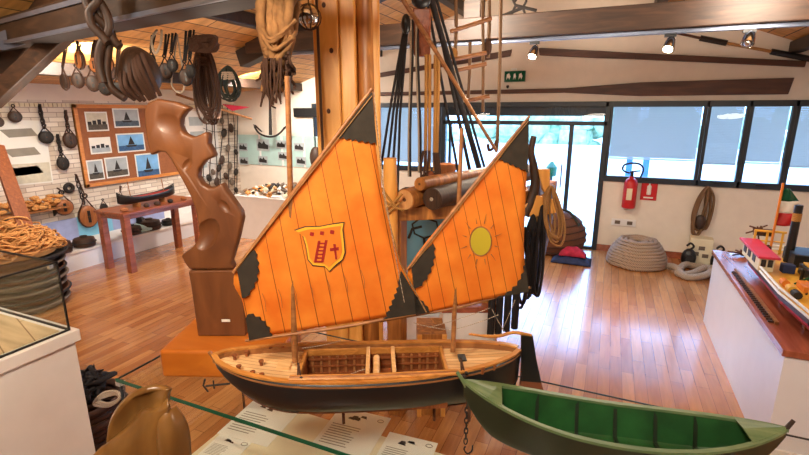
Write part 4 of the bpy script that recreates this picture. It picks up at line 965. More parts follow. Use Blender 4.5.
# shelf of the brick wall with shells and cork floats
ws = thing('wall_shelf', 'narrow pale wooden shelf on the brick wall under the poster', 'shelf', W(30, 212, .1))
s0 = W(-10, 214, .0); s1 = W(60, 207, .0); zz_ = (s0.z+s1.z)/2
obj('board', MB().bx(XL, XL+.2, s0.y, s1.y, zz_-.02, zz_), 'spar', ws)
for y in (s0.y+.1, s1.y-.1): obj('bracket', MB().prism([(XL, y, zz_-.02), (XL+.16, y, zz_-.02), (XL, y, zz_-.14)], (0, .02, 0)), 'iron', ws)
sc_ = MB()
for k in range(60):
    y = R.uniform(s0.y+.05, s1.y-.08); sc_.ell((XL+R.uniform(.03, .17), y, zz_+R.uniform(.02, .17)), (R.uniform(.02, .05), R.uniform(.03, .07), R.uniform(.015, .035)), rotz(R.uniform(0, 3)), 7, 5)
one('dried_seashells', sc_, 'ropeor', 'heap of tan sea shells and cork on the narrow wall shelf', 'shells', W(30, 205, .1), kind='stuff')
# low white cabinet along that wall
lc = thing('low_cabinet', 'long low white cabinet along the brick wall with blocks on it', 'cabinet', (-6.45, 4.6, 0))
CT = .26
obj('body', MB().bx(XL+.01, -6.17, 2.6, 6.3, 0, CT-.03), 'whitegloss', lc); obj('top', MB().bx(XL+.01, -6.15, 2.6, 6.32, CT-.03, CT), 'white', lc, bevel=.003)
for i, (ya, yb_, mt) in enumerate(((3.5, 4.0, 'lilac'), (4.0, 4.5, 'paleblue'), (4.5, 5.4, 'lilac'), (5.4, 6.3, 'white'))):
    obj('back_panel', MB().bx(XL+.002, XL+.02, ya, yb_, CT, .56), mt, lc)
def onshelf(px, py, size, mat, label, kind='block'):
    c = PZ(px, py, CT+size*.5); 
    if c.x > -6.2: c.x = -6.25
    if kind == 'block':
        t = thing('deadeye_block', label, 'wooden block', (c.x, c.y, CT), 'old blocks on the low cabinet'); z = CT+size*.33
        obj('shell', MB().lathe([(size*.3, 0), (size*.62, size*.06), (size*.66, size*.33), (size*.6, size*.58), (size*.28, size*.66)], (c.x, c.y, CT), 14), mat, t, smooth=50)
        obj('sheave', MB().lathe([(size*.22, 0), (size*.22, size*.10)], (c.x, c.y, CT+size*.64), 10), 'iron', t, smooth=40)
        obj('strap', MB().tube([Vector((c.x+size*.66*math.cos(a*PI/8), c.y+size*.66*math.sin(a*PI/8), z)) for a in range(16)], .01, 5, True), 'iron', t)
    return c
onshelf(74, 247, .24, 'dwood', 'flat dark brown block at the free end of the low cabinet'); onshelf(95, 241, .2, 'dwood', 'dark brown block on the low cabinet just before the table legs')
onshelf(141, 229, .2, 'dwood', 'greenish black iron strapped block on the low cabinet between the table legs'); onshelf(181, 222, .15, 'iron', 'small dark block on the low cabinet behind the far table leg')
onshelf(172, 225, .24, 'dwood', 'round brown block on the low cabinet beside the bell base')
c = PZ(155, 230, CT+.05); c.x = min(c.x, -6.3); bb = thing('bell_buoy', 'pale disc shaped base with a black bottle neck on the low cabinet', 'buoy base', (c.x, c.y, CT))
obj('dish', MB().lathe([(.08, 0), (.19, .03), (.2, .06), (.10, .11), (.03, .12)], (c.x, c.y, CT), 18), 'teal', bb, smooth=40); obj('neck', MB().lathe([(.03, .12), (.045, .14), (.04, .22), (.02, .27)], (c.x, c.y, CT), 12), 'black', bb, smooth=40)
c = PX(141, 222, XL+.06); one('net_float', MB().ell(c, (.05, .08, .09)), 'iron', 'black round float resting against the panel behind the table', 'float', c, smooth=180)
# mahogany table
tx0, tx1, ty0, ty1, tz = -5.93, -5.38, 3.74, 4.95, .78
mt_ = thing('side_table', 'reddish brown wooden table carrying the black hulled ship model', 'table', ((tx0+tx1)/2, (ty0+ty1)/2, 0))
obj('tabletop', MB().bx(tx0, tx1, ty0, ty1, tz-.035, tz), 'table', mt_, bevel=.005)
obj('apron', MB().bx(tx0+.03, tx1-.03, ty0+.03, ty1-.03, tz-.09, tz-.035), 'table', mt_)
for x in (tx0+.06, tx1-.06):
    for y in (ty0+.06, ty1-.06): obj('leg', MB().bx(x-.04, x+.04, y-.04, y+.04, 0, tz-.035), 'table', mt_, bevel=.004)
sm_ = thing('black_ship_model', 'small black hulled ship model with a dark red deck on the table', 'model ship', (-5.65, 4.35, tz))
hm = MB()
def hfn(u, w):
    v = w*2-1; b = .085*max(0, 1-abs(2*u-1)**3)**.7; a = abs(v); return Vector((-5.62+(1 if v > 0 else -1)*b*(1-(1-a)**2.2)**.7, 3.86+u*.86, tz+.05+(.09+.05*abs(2*u-1)**2.5)*a**1.3+(.04*abs(2*u-1)**6)))
obj('hull', hm.grid(hfn, 24, 10), 'black', sm_, smooth=60, solid=.004)
dm = MB()
for i in range(21):
    u = i/20; b = .08*max(0, 1-abs(2*u-1)**3)**.7
    for s in (-1, 1): dm.v.append(Vector((-5.62+s*b, 3.86+u*.86, tz+.13+.03*abs(2*u-1)**2.5)))
for i in range(20): dm.f.append((i*2, i*2+2, i*2+3, i*2+1))
obj('deck', dm, 'redsail', sm_)
obj('cradle', MB().bx(-5.68, -5.56, 4.1, 4.13, tz, tz+.06).bx(-5.68, -5.56, 4.5, 4.53, tz, tz+.06), 'spar', sm_)
for y, h in ((4.05, .26), (4.55, .22)): obj('mast', MB().tube([(-5.62, y, tz+.1), (-5.62, y-.02, tz+.1+h)], .006, 6), 'spar', sm_)
obj('rigging', MB().tube([(-5.62, 3.86, tz+.19), (-5.62, 4.05, tz+.34), (-5.62, 4.55, tz+.3), (-5.62, 4.72, tz+.19)], .003, 4), 'ropepale', sm_)
for i, (x, y, s, mt2) in enumerate(((-5.5, 3.85, .045, 'cork'), (-5.48, 4.15, .035, 'dwood'), (-5.47, 4.3, .04, 'dwood'), (-5.46, 4.5, .035, 'iron'), (-5.46, 4.72, .04, 'bwood'))):
    o = MB().lathe([(s*.6, 0), (s, .01), (s, .035), (s*.5, .05)], (x, y, tz), 12)
    one('wooden_sheave', o, mt2, ['pinkish round sheave at the near corner of the table', 'small brown sheave under the bow of the black ship model', 'brown sheave lying before the middle of the black ship model', 'dark iron sheave on the table edge before the black ship', 'chestnut sheave at the far end of the table'][i], 'sheave', (x, y, tz), 'sheaves on the table edge', smooth=40)
# leaning dark board
a = PD(-4, 145, 5.0); b2 = PD(30, 240, 4.75); lb3 = MB().bar(b2, a, .14, .03, (1, 0, 0)); one('leaning_plank', lb3, 'rib', 'reddish brown plank leaning against the wall behind the orange twine', 'plank', b2)
# net panel with many floats, on the brick wall near the room corner
nw = thing('float_net', 'hanging pale net strung with corks and lead rings beside the corner', 'fishing net', W(222, 205, .05))
pg = MB()
for k in range(7):
    x = 205+k*5.6; pg.tube(smoothpts([W(x+R.uniform(-1, 1), 102+k, .06), W(x+R.uniform(-2, 2), 130, .08), W(x+R.uniform(-2, 2), 165, .08), W(x+R.uniform(-2, 2), 208, .06)], 4), .008, 5)
for k in range(6):
    y = 112+k*16; pg.tube(smoothpts([W(203, y, .07), W(215, y+4, .09), W(228, y+2, .08), W(238, y+3, .07)], 4), .005, 4)
obj('cords', pg, 'ropeblk', nw)
fl = [(224, 133), (231, 128), (228, 148), (236, 152), (222, 160), (230, 166), (219, 168), (226, 176), (213, 172), (209, 178), (217, 182), (232, 182), (236, 190), (227, 192), (205, 120), (212, 114), (218, 112), (222, 121), (236, 172), (214, 192), (221, 200), (234, 202)]
for i, (x, y) in enumerate(fl):
    c = W(x, y, .12); s = R.choice((.06, .075, .09)); mb = MB().ell(c, (.04, s*.7, s), Matrix.Rotation(R.uniform(-.5, .5), 3, 'X'), 10, 7); obj('float', mb, ('iron', 'dwood', 'ropegrey')[i % 3], nw, smooth=180)
bp2 = thing('notice_board', 'white board with small dark prints behind the float net', 'panel', W(205, 140, .01))
obj('panel', MB().bx(XL+.003, XL+.015, 6.05, 6.75, .75, 2.0), 'white', bp2)
for k in range(4): obj('print', MB().bx(XL+.015, XL+.018, 6.12, 6.42, 1.0+k*.25, 1.15+k*.25), 'sky1', bp2)

# ================================================================== FAR CORNER: BACK WALL, ANCHOR, SHELLS
def K(x, y, o=.03): return PY(x, y, YB-o)
pw = thing('photo_panel', 'pale teal panel with rows of old ship photographs on the far wall', 'photo panel', K(275, 168))
a, b_ = K(236, 134.5), K(325, 168.5)
obj('panel', MB().bx(a.x, K(326, 150).x, YB-.02, YB-.002, b_.z, a.z), 'teal', pw)
for k in range(4):
    x = K(238+k*22, 150).x; obj('divider', MB().bx(x-.02, x+.02, YB-.03, YB-.02, b_.z, a.z), 'white', pw)
pc_ = [(243, 147), (263, 145), (281, 144.5), (299, 147), (244, 161), (263, 160), (283, 156), (301, 161)]
for i, (x, y) in enumerate(pc_):
    c = K(x, y, .035); w, h = (.22, .15) if i != 1 else (.3, .22)
    t = thing('ship_photograph', 'old ship photograph in the ' + ('upper' if i < 4 else 'lower') + ' row ' + ('next to the corner', 'under the anchor', 'beside the mast of the model', 'nearest the window')[i % 4].replace('nearest', 'closest to'), 'photograph', c, 'photographs on the teal panel')
    obj('paper', MB().box(c, (w, .006, h)), 'sky1', t); mb = MB()
    d = c+Vector((0, -.005, 0)); mb.prism([d+Vector((w*p, 0, h*q)) for p, q in ((-.4, -.3), (.4, -.35), (.42, 0), (.2, .1), (.1, .38), (-.05, .1), (-.3, .3), (-.42, 0))], (0, .003, 0)); obj('image', mb, 'ink', t)
an_c = PY(270, 134, 6.9)
ac = thing('iron_anchor', 'two fluked iron anchor hanging before the far wall photographs', 'anchor', (an_c.x, 6.9, an_c.z))
def AP(x, y): return PY(x, y, 6.9)
obj('shank', MB().tube([AP(270, 84), AP(270, 100), AP(270.5, 135)], [.018, .02, .03], 8), 'iron', ac, smooth=60)
obj('arms', MB().tube(smoothpts([AP(254, 126), AP(259, 133), AP(267, 136.5), AP(275, 136), AP(281, 132), AP(285, 127)], 5), [.006]+[.018]*24+[.006], 8), 'iron', ac, smooth=60)
for (p, q, r_) in (((254, 125), (252.5, 124.5), (261, 132)), ((285, 126), (287, 126), (279, 133))):
    obj('fluke', MB().prism([AP(*p), AP(*q), AP(*r_)], (0, .05, 0)), 'iron', ac)
obj('stock', MB().tube([AP(262, 92), AP(278, 91)], .016, 6), 'iron', ac)
obj('ring', MB().tube([AP(270, 83)+Vector((.05*math.cos(a*PI/6), 0, .05*math.sin(a*PI/6))) for a in range(12)], .01, 5, True), 'iron', ac)
# shell table
sp_ = thing('shell_plinth', 'white plinth with a tray of sea shells in the far corner', 'plinth', (-5.0, 5.95, 0))
z_ = .70; xa, xb = PY(234, 195, 5.67).x, PY(312, 200, 5.67).x
obj('body', MB().bx(xa, xb, 5.67, 6.35, 0, z_-.02), 'white', sp_); obj('tray', MB().bx(xa, xb, 5.65, 6.37, z_-.02, z_), 'white', sp_)
for i in range(210):
    c = Vector((R.uniform(xa+.06, xb-.1), R.uniform(5.72, 6.3), z_)); s = R.uniform(.025, .055); hgt = .17*R.random()*(1-abs((c.x-xa)/(xb-xa)*2-1.1)**2*.8)*(1-abs((c.y-6.0)/.35)**2*.6)
    if i == 0: protos = []
    if i < 6:
        mb = MB()
        if i % 3 == 0: mb.lathe([(.1, 0), (.9, .25), (.8, .6), (.4, 1.0), (.1, 1.5)], (0, 0, 0), 9)
        elif i % 3 == 1: mb.ell((0, 0, .4), (1, .8, .45), None, 10, 6); mb.tube([(-.9, 0, .4), (-1.2, 0, .7)], .12, 5)
        else: mb.lathe([(.05, 0), (.5, .12), (1.0, .5), (1.1, .7), (.5, .8), (.05, .82)], (0, 0, 0), 10)
        me = obj('sea_shell', mb, ('cream', 'leather', 'ropegrey', 'photo', 'iron', 'ropeold')[i], None, smooth=60); protos.append(me.data); o = me
    else: o = bpy.data.objects.new('sea_shell', protos[R.randrange(6)]); COL.objects.link(o)
    o.location = (c.x, c.y, z_+hgt); o.scale = (s,)*3; o.rotation_euler = (R.uniform(-.6, .6), R.uniform(-.6, .6), R.uniform(0, 6)); o['label'] = 'small sea shell lying in the heap on the white shell plinth'; o['category'] = 'shell'; o['kind'] = 'thing'; o['group'] = 'sea shells on the plinth'
wv = MB().tube([PY(246, 98, 5.2), PY(200, 80, 5.0)], .02, 6)
one('boat_hook', MB().tube([PY(252, 119, 6.6), PY(214, 107, 6.2), PY(176, 94, 5.8)], [.02, .022, .022], 8), 'spar', 'slanting wooden boat hook pole hanging between the hank and the anchor', 'pole', PY(214, 107, 6.2))
one('pennant', MB().prism([PY(222, 104, 6.5), PY(250, 107, 6.6), PY(232, 111, 6.55)], (0, .01, 0)), 'pink', 'small faded pink pennant on the slanting boat hook pole', 'pennant', PY(222, 104, 6.5))
one('black_curtain_box', MB().bx(K(295, 110).x, K(318, 110).x, YB-.08, YB-.04, K(300, 117).z, K(300, 108).z), 'black', 'short black blind box on the far wall at the window corner', 'blind box', K(305, 112))
of = PY(316, 158, 6.9); one('wooden_float', MB().ell(of, (.12, .08, .2), None, 12, 8), 'dwood', 'dark oval wooden float seen between the sail yard and the window', 'float', of, smooth=180)

# ================================================================== WHITE VITRINE AT THE VIEWER'S SIDE
vx, vy, vz = -2.33, 1.31, .95
vt = thing('vitrine', 'white plinth vitrine with a glass hood and wooden boards inside', 'display case', (-3.0, .2, 0))
obj('body', MB().bx(-3.9, vx-.02, -1.4, vy-.02, 0, vz-.06), 'white', vt, bevel=.003)
obj('top', MB().bx(-3.92, vx, -1.42, vy, vz-.06, vz), 'white', vt, bevel=.004)
obj('inner_floor', MB().bx(-3.86, vx-.06, -1.36, vy-.06, vz, vz+.006), 'caseboard', vt)
hd = obj('glass_hood', MB().bx(vx-.034, vx-.03, -1.39, vy-.03, vz+.004, 1.30), 'glass', vt)
obj('far_pane', MB().bx(-3.89, vx-.03, vy-.034, vy-.03, vz+.004, 1.30), 'glass', vt); obj('hood_top', MB().bx(-3.89, vx-.03, -1.39, vy-.03, 1.30, 1.304), 'glass', vt)
fr = MB(); k = .004
fr.bx(vx-.035, vx-.027, vy-.035, vy-.027, vz, 1.306); fr.bx(vx-.035, vx-.027, -1.39, vy-.03, 1.298, 1.306); fr.bx(-3.89, vx-.03, vy-.035, vy-.027, 1.298, 1.306); fr.bx(vx-.036, vx-.026, -1.39, vy-.03, vz, vz+.008); fr.bx(-3.89, vx-.03, vy-.036, vy-.026, vz, vz+.008)
obj('hood_frame', fr, 'black', vt); obj('clip', MB().box((vx-.05, vy-.05, 1.285), (.02, .02, .02)), 'chrome', vt)
# stack of longline baskets with orange twine on top
bc = Vector((-5.5, 2.62, 0)); nB = 7
ordn = ['topmost', 'second', 'third', 'fourth', 'fifth', 'sixth', 'lowest']
for i in range(nB):
    k = nB-1-i; z0 = .004+i*.082; ox, oy = R.uniform(-.02, .02), R.uniform(-.02, .02); r = .40+R.uniform(-.01, .02)+(.05 if i == nB-1 else 0)
    b = thing('fishing_line_basket', ('dark wide woven fishing basket, topmost of its stack under the orange twine' if k == 0 else 'woven fishing line basket, ' + (ordn[k]+' from the top of the stack by the brick wall' if k < 6 else 'lowest of the stack by the brick wall')), 'basket', bc+Vector((ox, oy, z0)), 'fishing baskets in the stack')
    o = (bc.x+ox, bc.y+oy, z0)
    obj('bowl', MB().lathe([(r*.80, 0), (r*.9, .03), (r*.96, .076), (r*.92, .076), (r*.85, .032), (r*.5, .012), (0.01, .012)], o, 28), ('ropeblk' if k == 0 else ('ropegrey', 'wicker', 'ropered')[i % 3]), b, smooth=50)
    obj('rim', MB().tube([Vector(o)+Vector((r*.97*math.cos(a*PI/14), r*.97*math.sin(a*PI/14), .066)) for a in range(28)], .012, 6, True), ('ropeblk' if k == 0 else ('ropegrey', 'ropeblk', 'ropegrey')[i % 3]), b, smooth=60)
tw = MB(); tz = .004+nB*.082
for i in range(230):
    a = R.uniform(0, 2*PI); d = .36*math.sqrt(R.random()); hh = .34*(1-(d/.42)**2); q = bc+Vector((math.cos(a)*d, math.sin(a)*d, tz+hh*R.uniform(.5, 1.0)))
    rot = Matrix.Rotation(R.uniform(0, 6), 3, 'Z') @ Matrix.Rotation(R.uniform(-1.0, 1.0), 3, 'X'); s = R.uniform(.05, .12)
    tw.tube([q+rot @ Vector((s*math.cos(t*PI/5), s*.7*math.sin(t*PI/5), 0)) for t in range(10)], .0085, 5, True)
tw.lathe([(.34, 0), (.35, .04), (.27, .10), (.14, .15), (.02, .17)], (bc.x, bc.y, tz-.004), 18)
one('orange_twine', tw, 'ropeor', 'big tangled pile of orange twine on top of the basket stack', 'twine', bc+Vector((0, 0, tz)), smooth=60)
bk = PD(-8, 262, 5.0); 
# dark coil with pale loop beside the vitrine
cc = PZ(86, 425, .1); cc.z = 0; rc = MB()
for k in range(7):
    rc.tube([cc+Vector(((.22+.012*math.sin(k*2))*math.cos(a*PI/12), (.22+.012*math.sin(k*2))*math.sin(a*PI/12), .022+k*.042)) for a in range(24)], .023, 7, True)
one('rope_coil', rc, 'ropered', 'brown rope coil on the floor between the vitrine and the glass case', 'rope coil', cc, smooth=60)
bn = MB(); 
for k in range(26):
    a = R.uniform(0, 6.28); q = cc+Vector((.04, 0, .37)); rot = Matrix.Rotation(R.uniform(0, 6), 3, 'Z') @ Matrix.Rotation(R.uniform(-1.2, 1.2), 3, 'X'); s = R.uniform(.06, .12)
    bn.tube([q+Vector((R.uniform(-.05, .05), R.uniform(-.05, .05), R.uniform(-.02, .05)))+rot @ Vector((s*math.cos(t*PI/6), s*math.sin(t*PI/6)*.8, 0)) for t in range(12)], .016, 6, True)
one('black_rope_bundle', bn, 'ropeblk', 'bundle of thick black rope on top of the brown coil beside the vitrine', 'rope', cc+Vector((0, 0, .3)), smooth=60)
pr_ = MB()
for k in range(3): pr_.tube(smoothpts([PD(94+k*2, 404-k*2, 2.62), PD(104, 393+k*2, 2.6), PD(117, 392+k, 2.6), PD(119, 399, 2.58), PD(108, 406-k, 2.58)], 5, True), .009, 6, True)
one('pale_rope', pr_, 'ropepale', 'loops of pale rope slung beside the black rope bundle', 'rope', PD(106, 400, 2.6), smooth=60)

# ================================================================== ROPE RACK BEHIND THE SAILS
def on(x, y, D_): return PD(x, y, D_)
rk = thing('rope_rack', 'timber rack carrying spars and ropes behind the two sails', 'rack', (PD(400, 300, 2.8).x, PD(400, 300, 2.8).y, 0))
ra = PD(384, 213, 2.85); rb_ = PD(484, 228, 3.0); rb_.z = ra.z
obj('crossbeam', MB().bar(ra, rb_, .12, .085), 'wpost2', rk, bevel=.008)
rc2 = PD(552, 178, 3.9); rc2.z = ra.z
obj('crossbeam', MB().bar(rb_, rc2, .10, .085), 'wpost2', rk, bevel=.008)
for p in (ra.lerp(rb_, .12), rb_.lerp(rc2, .12)):
    obj('post', MB().bx(p.x-.05, p.x+.05, p.y-.05, p.y+.05, 0, p.z-.04), 'wpost2', rk, bevel=.006)
cp = PD(390, 215, 2.74)
obj('cleat_post', MB().tube([PP(391, 262, cp, FWH), PP(390.5, 200, cp, FWH), PP(390, 158, cp, FWH)], [.045, .045, .04], 8), 'wpost', rk, smooth=50)
lash = MB()
for (a, b_) in (((381, 210), (402, 192)), ((381, 196), (404, 208)), ((381, 215), (400, 200)), ((382, 186), (397, 205))): lash.tube(sag(PP(*a, cp, FWH)-FWH*.06, PP(*b_, cp, FWH)-FWH*.06, .01), .008, 5)
obj('lashing', lash, 'ropeyel', rk)
for i, (a, b_, r, mt, nm) in enumerate((((405, 207.5), (498, 176), .062, 'log', 'pale round spar with a cut end lying on the rack beside the cleat post'), ((432, 210), (530, 178), .066, 'dwood', 'dark ended round spar lying on the rack beside the pale one'), ((420, 196), (520, 168), .04, 'wpost2', 'thin brown spar lying on the rack behind the two thick ones'))):
    A_ = PD(*a, 2.72); B_ = PD(*b_, 3.85); A_.z = ra.z+.043+r; B_.z = A_.z+.01
    A_ = PP(a[0], a[1], A_, FWH); A_.z = max(A_.z, ra.z+.043+r)
    if i == 2: A_.z += .07; B_.z += .07
    t = thing('wooden_spar', nm, 'spar', A_, 'spars on the rack'); obj('spar_body', MB().tube([A_, A_.lerp(B_, .5), B_], r, 16), 'wpost2' if i != 1 else 'dwood', t, smooth=60)
    dd = (A_-B_).normalized(); obj('cut_end', MB().tube([A_+dd*.002, A_+dd*.006], r*.93, 16), mt, t); obj('pith', MB().tube([A_+dd*.006, A_+dd*.009], r*.18, 8), 'rust' if i != 1 else 'ropepale', t)
dr = MB(); o = PD(411, 198, 3.1)
for k in range(10): dr.tube(smoothpts([PP(396+R.uniform(-2, 3), 201+R.uniform(-3, 2), o, FWH)+FWH*R.uniform(-.08, .1), PP(406, 193+R.uniform(-4, 3), o, FWH)+FWH*R.uniform(-.08, .1), PP(420, 194+R.uniform(-3, 4), o, FWH)+FWH*R.uniform(-.08, .1), PP(433, 200+R.uniform(-2, 2), o, FWH)+FWH*R.uniform(-.05, .1), PP(415, 204, o, FWH)], 4, True), .013, 6, True)
one('tarred_rope_coil', dr, 'ropeblk', 'heap of dark tarred rope lying on the rack behind the pale spar', 'rope', o, smooth=60)
# tackle with board, chain ropes and ring
T0 = PD(424, 60, 2.95)
def TP(x, y, d=0): return PP(x, y, T0, FWH)-FWH*d
tk = thing('hanging_tackle', 'reddish wooden board with dotted and yellow ropes hanging down to a dark ring block', 'tackle', TP(424, 58))
obj('board', MB().prism([TP(413, 8), TP(431, 8), TP(430.5, 57), TP(414, 56)], FWH*.05), 'table', tk, bevel=.008)
for x, x2, yb, mt in ((411, 409, 176, 'ropeblk'), (416.5, 419, 172, 'ropeblk')):
    obj('fall_rope', MB().tube(smoothpts([TP(x, 20, .02), TP(x, 60, .03), TP(x2, 130, .03), TP(x2, yb, .03)], 5), .009, 6), 'ropepale', tk); obj('fall_rope', MB().tube(smoothpts([TP(x+1.4, 20, .02), TP(x+1.3, 60, .035), TP(x2+1.2, 130, .035), TP(x2+1.2, yb, .035)], 5), .008, 6), mt, tk)
for x, x2 in ((426, 425), (429.5, 429), (435, 434), (438, 436)): obj('fall_rope', MB().tube(smoothpts([TP(x, 55, .02), TP(x, 90, .03), TP(x2, 170, .03)], 5), .011, 6), 'ropeyel', tk)
cr = TP(429.5, 184, .02); obj('ring', MB().tube([cr+RT*.062*math.cos(a*PI/9)+Vector((0, 0, .078*math.sin(a*PI/9))) for a in range(18)], .012, 6, True), 'iron', tk, smooth=60)
obj('ring_block', MB().ell(TP(430, 181, .02), (.045, .03, .07), CF), 'table', tk, smooth=180)
lo = MB()
for k in range(3): lo.tube(smoothpts([TP(423+k*3, 150, .05), TP(421+k*3, 175, .05), TP(430, 192+k, .06), TP(439-k*2, 176, .05), TP(437-k*2, 152, .05)], 5), .008, 5)
obj('sling', lo, 'ropered', tk)
obj('upper_block', MB().ell(TP(421, 0), (.06, .04, .05), CF), 'black', tk, smooth=180)
for k, (bx1, by1, lbx) in enumerate(((375, 206, 'furthest'), (383, 206, ''), (390, 207, ''), (397, 207, ''))):
    o = PD(406, 27, 2.9); q = lambda x, y: PP(x, y, o, FWH)
    t = MB().tube([q(405+k*.8, 24), q((405+bx1)/2-1, 115), q(bx1, by1)], .0085, 6)
    one('shroud_rope', t, 'ropeblk', ['black shroud rope ending closest to the big sail', 'black shroud rope, second of the fan counted from the big sail', 'black shroud rope, third of the fan counted from the big sail', 'black shroud rope of the fan ending closest to the cleat post'][k], 'rope', q(405, 24), 'shroud ropes of the fan', smooth=60)
one('shroud_block', MB().ell(PD(406, 24, 2.88), (.03, .03, .06), CF), 'black', 'black block where the four fanned shroud ropes meet', 'pulley block', PD(406, 24, 2.9), smooth=180)
for k, (a, b_, r, nm) in enumerate((((429, -8), (487, 196), .021, 'thick double black stay rope slanting down behind the small sail'), ((426, -6), (463, 200), .010, 'thin black stay rope closest to the hanging tackle'), ((432, -6), (474, 190), .013, 'black stay rope between the thin one and the thick double one'))):
    o = PD(430, 20, 3.1); q = lambda x, y: PP(x, y, o, FWH); m = MB().tube([q(*a), q(*b_)], r, 8)
    if k == 0: m.tube([q(a[0]+6, a[1])+FWH*.03, q(b_[0]+5, b_[1]-4)+FWH*.03], .010, 8)
    one('stay_rope', m, 'ropeblk', nm, 'rope', q(*a), 'black stay ropes', smooth=60)
o = PD(440, 50, 2.8); q = lambda x, y: PP(x, y, o, FWH)
one('slanting_pole', MB().tube([q(398, -8), q(440, 58), q(497, 152)], [.014, .013, .010], 8), 'spar', 'thin brown pole slanting across the ropes down to the small sail', 'pole', q(398, -5), smooth=60)
o = PD(475, 60, 3.6); q = lambda x, y: PP(x, y, o, FWH)
ld = thing('rope_ladder', 'hanging ladder of tan ropes and wooden rungs beside the black stays', 'rope ladder', q(475, 100))
for a, b_, r in (((456, -8), (455, 58), .014), ((482, -8), (483, 112), .013), ((489, -8), (488, 58), .015), ((501, -8), (497, 150), .014), ((470, 42), (468, 100), .013)): obj('upright', MB().tube([q(*a), q((a[0]+b_[0])/2+.8, (a[1]+b_[1])/2), q(*b_)], r, 6), 'ropeold', ld, smooth=60)
for a, b_ in (((450, 32), (491, 19)), ((452, 60), (486, 53)), ((455, 71), (486, 64)), ((466, 101), (489, 96))): obj('rung', MB().tube([q(*a)-FWH*.02, q(*b_)-FWH*.02], .016, 8), 'spar', ld, smooth=60)
obj('lashing', MB().ell(q(488, 47), (.03, .03, .07), CF), 'ropered', ld, smooth=180); obj('lashing', MB().ell(q(454, 54), (.03, .03, .05), CF), 'ropeyel', ld, smooth=180)
obj('hook', MB().tube(smoothpts([q(497, 140), q(493, 148), q(489, 150), q(488, 144)], 4), .012, 6), 'rust', ld)
# branch, cleats and hanging coils at the rack end
o = PD(533, 180, 3.35); q = lambda x, y, d=0: PP(x, y, o, FWH)-FWH*d
one('bent_branch', MB().tube(smoothpts([q(534, 136), q(531, 152), q(534, 168), q(535, 185), q(531, 200), q(524, 215)], 5), [.02+.0009*i for i in range(26)], 8), 'dwood', 'bent brown wooden branch standing up beside the small sail', 'branch', q(524, 215), smooth=60)
cb2 = thing('forked_cleat', 'light brown wooden cleat block holding the tan rope coil', 'cleat', q(545, 190))
obj('cleat_body', MB().prism([q(537, 169, .03), q(549, 169, .03), q(549, 188, .03), q(543, 192, .03), q(540, 182, .03)], FWH*.06), 'wpost', cb2, bevel=.006)
obj('foot', MB().prism([q(523, 206, .03), q(534, 194, .03), q(556, 200, .03), q(556, 212, .03), q(530, 217, .03)], FWH*.06), 'wpost', cb2, bevel=.006)
hank('rope_coil_hanging', 0, 0, 0, .15, .42, 7, .0075, 'rope', 'tan rope coil hanging from the cleat beside the wicker trap', at=q(552, 210), top=q(549, 185, .05), seed=4, depth=.03, band=False, lean=.05)
for i, (x, y, w, h, seed, nm) in enumerate(((524, 226, .08, .58, 2, 'black rope loops hanging closest to the small sail'), (532, 214, .09, .66, 3, 'long black rope loops hanging beside the first ones'), (541, 205, .07, .66, 6, 'black rope loops hanging closest to the tan coil'))):
    hank('black_rope_hank', 0, 0, 0, w, h, 3, .011, 'ropeblk', nm, at=q(x, y), top=q(x, y, .04), seed=seed, depth=.03, band=False, group='black rope hanks at the rack end')
for i, (x, y0_, y1_) in enumerate(((536, 198, 262), (545, 196, 245))):
    one('leather_strap', MB().prism([q(x-3.5, y0_, -.01), q(x+3, y0_-4, -.01), q(x+2, (y0_+y1_)/2, -.01), q(x-1, y1_, -.01), q(x-4.5, (y0_+y1_)/2, -.01)], FWH*.03), 'leather', ('tan wooden toggle hanging among the black loops closest to the sail', 'tan wooden toggle hanging beside the tan rope coil')[i], 'toggle', q(x, y0_), 'tan toggles at the rack', bevel=.004)
one('white_cloth', MB().grid(lambda u, v: q(529+(27-14*v)*u+2*math.sin(v*5), 186+112*v, -.05+.03*math.sin(u*14+v*3)), 20, 12), 'lilac', 'pale cloth draped over the rack end behind the black loops', 'cloth', q(544, 200), smooth=180, solid=.004)
# thick black ropes lower down behind the model
for i, x in enumerate((462, 470, 478, 486)):
    x += 30; p = PD(x, 300, 3.1); one('hanging_black_rope', MB().tube([Vector((p.x, p.y, .52+.02*i)), Vector((p.x, p.y, .9)), Vector((p.x, p.y, ra.z-.03))], .024, 8), 'ropeblk', ['thick black rope end under the small sail, closest to the pale pedestal', 'thick black rope end under the small sail, second from the pale pedestal', 'thick black rope end under the small sail, third from the pale pedestal', 'thick black rope end under the small sail, closest to the hanging loops'][i], 'rope', (p.x, p.y, .5), 'thick black rope ends', smooth=60)
# pedestals and board seen under the sails
p = PZ(466, 372, 0); p = PD(466, 330, 3.35)
ped = thing('white_pedestal', 'pale pedestal standing behind the model under the small sail', 'pedestal', (p.x, p.y, 0))
obj('body', MB().box((p.x, p.y, .34), (.36, .3, .68), m if False else rotz(YAW)), 'white', ped, bevel=.004); obj('top', MB().box((p.x, p.y, .70), (.38, .32, .04), rotz(YAW)), 'cab', ped, bevel=.003)
p = PD(431, 330, 3.15); wc = thing('wooden_crate', 'orange brown wooden crate standing behind the model between the sails', 'crate', (p.x, p.y, 0))
obj('body', MB().box((p.x, p.y, .30), (.19, .25, .60), rotz(YAW)), 'wpost2', wc, bevel=.004)
for k in (-1, 1): obj('batten', MB().box(Vector((p.x, p.y, .30))+rotz(YAW) @ Vector((k*.08, -.135, 0)), (.03, .015, .60), rotz(YAW)), 'wpost', wc)
p = PD(424, 250, 3.9); bd = thing('motor_poster', 'pale blue poster with an outboard motor drawing seen between the two sails', 'poster', (p.x, p.y, .6)); mm = rotz(YAW)
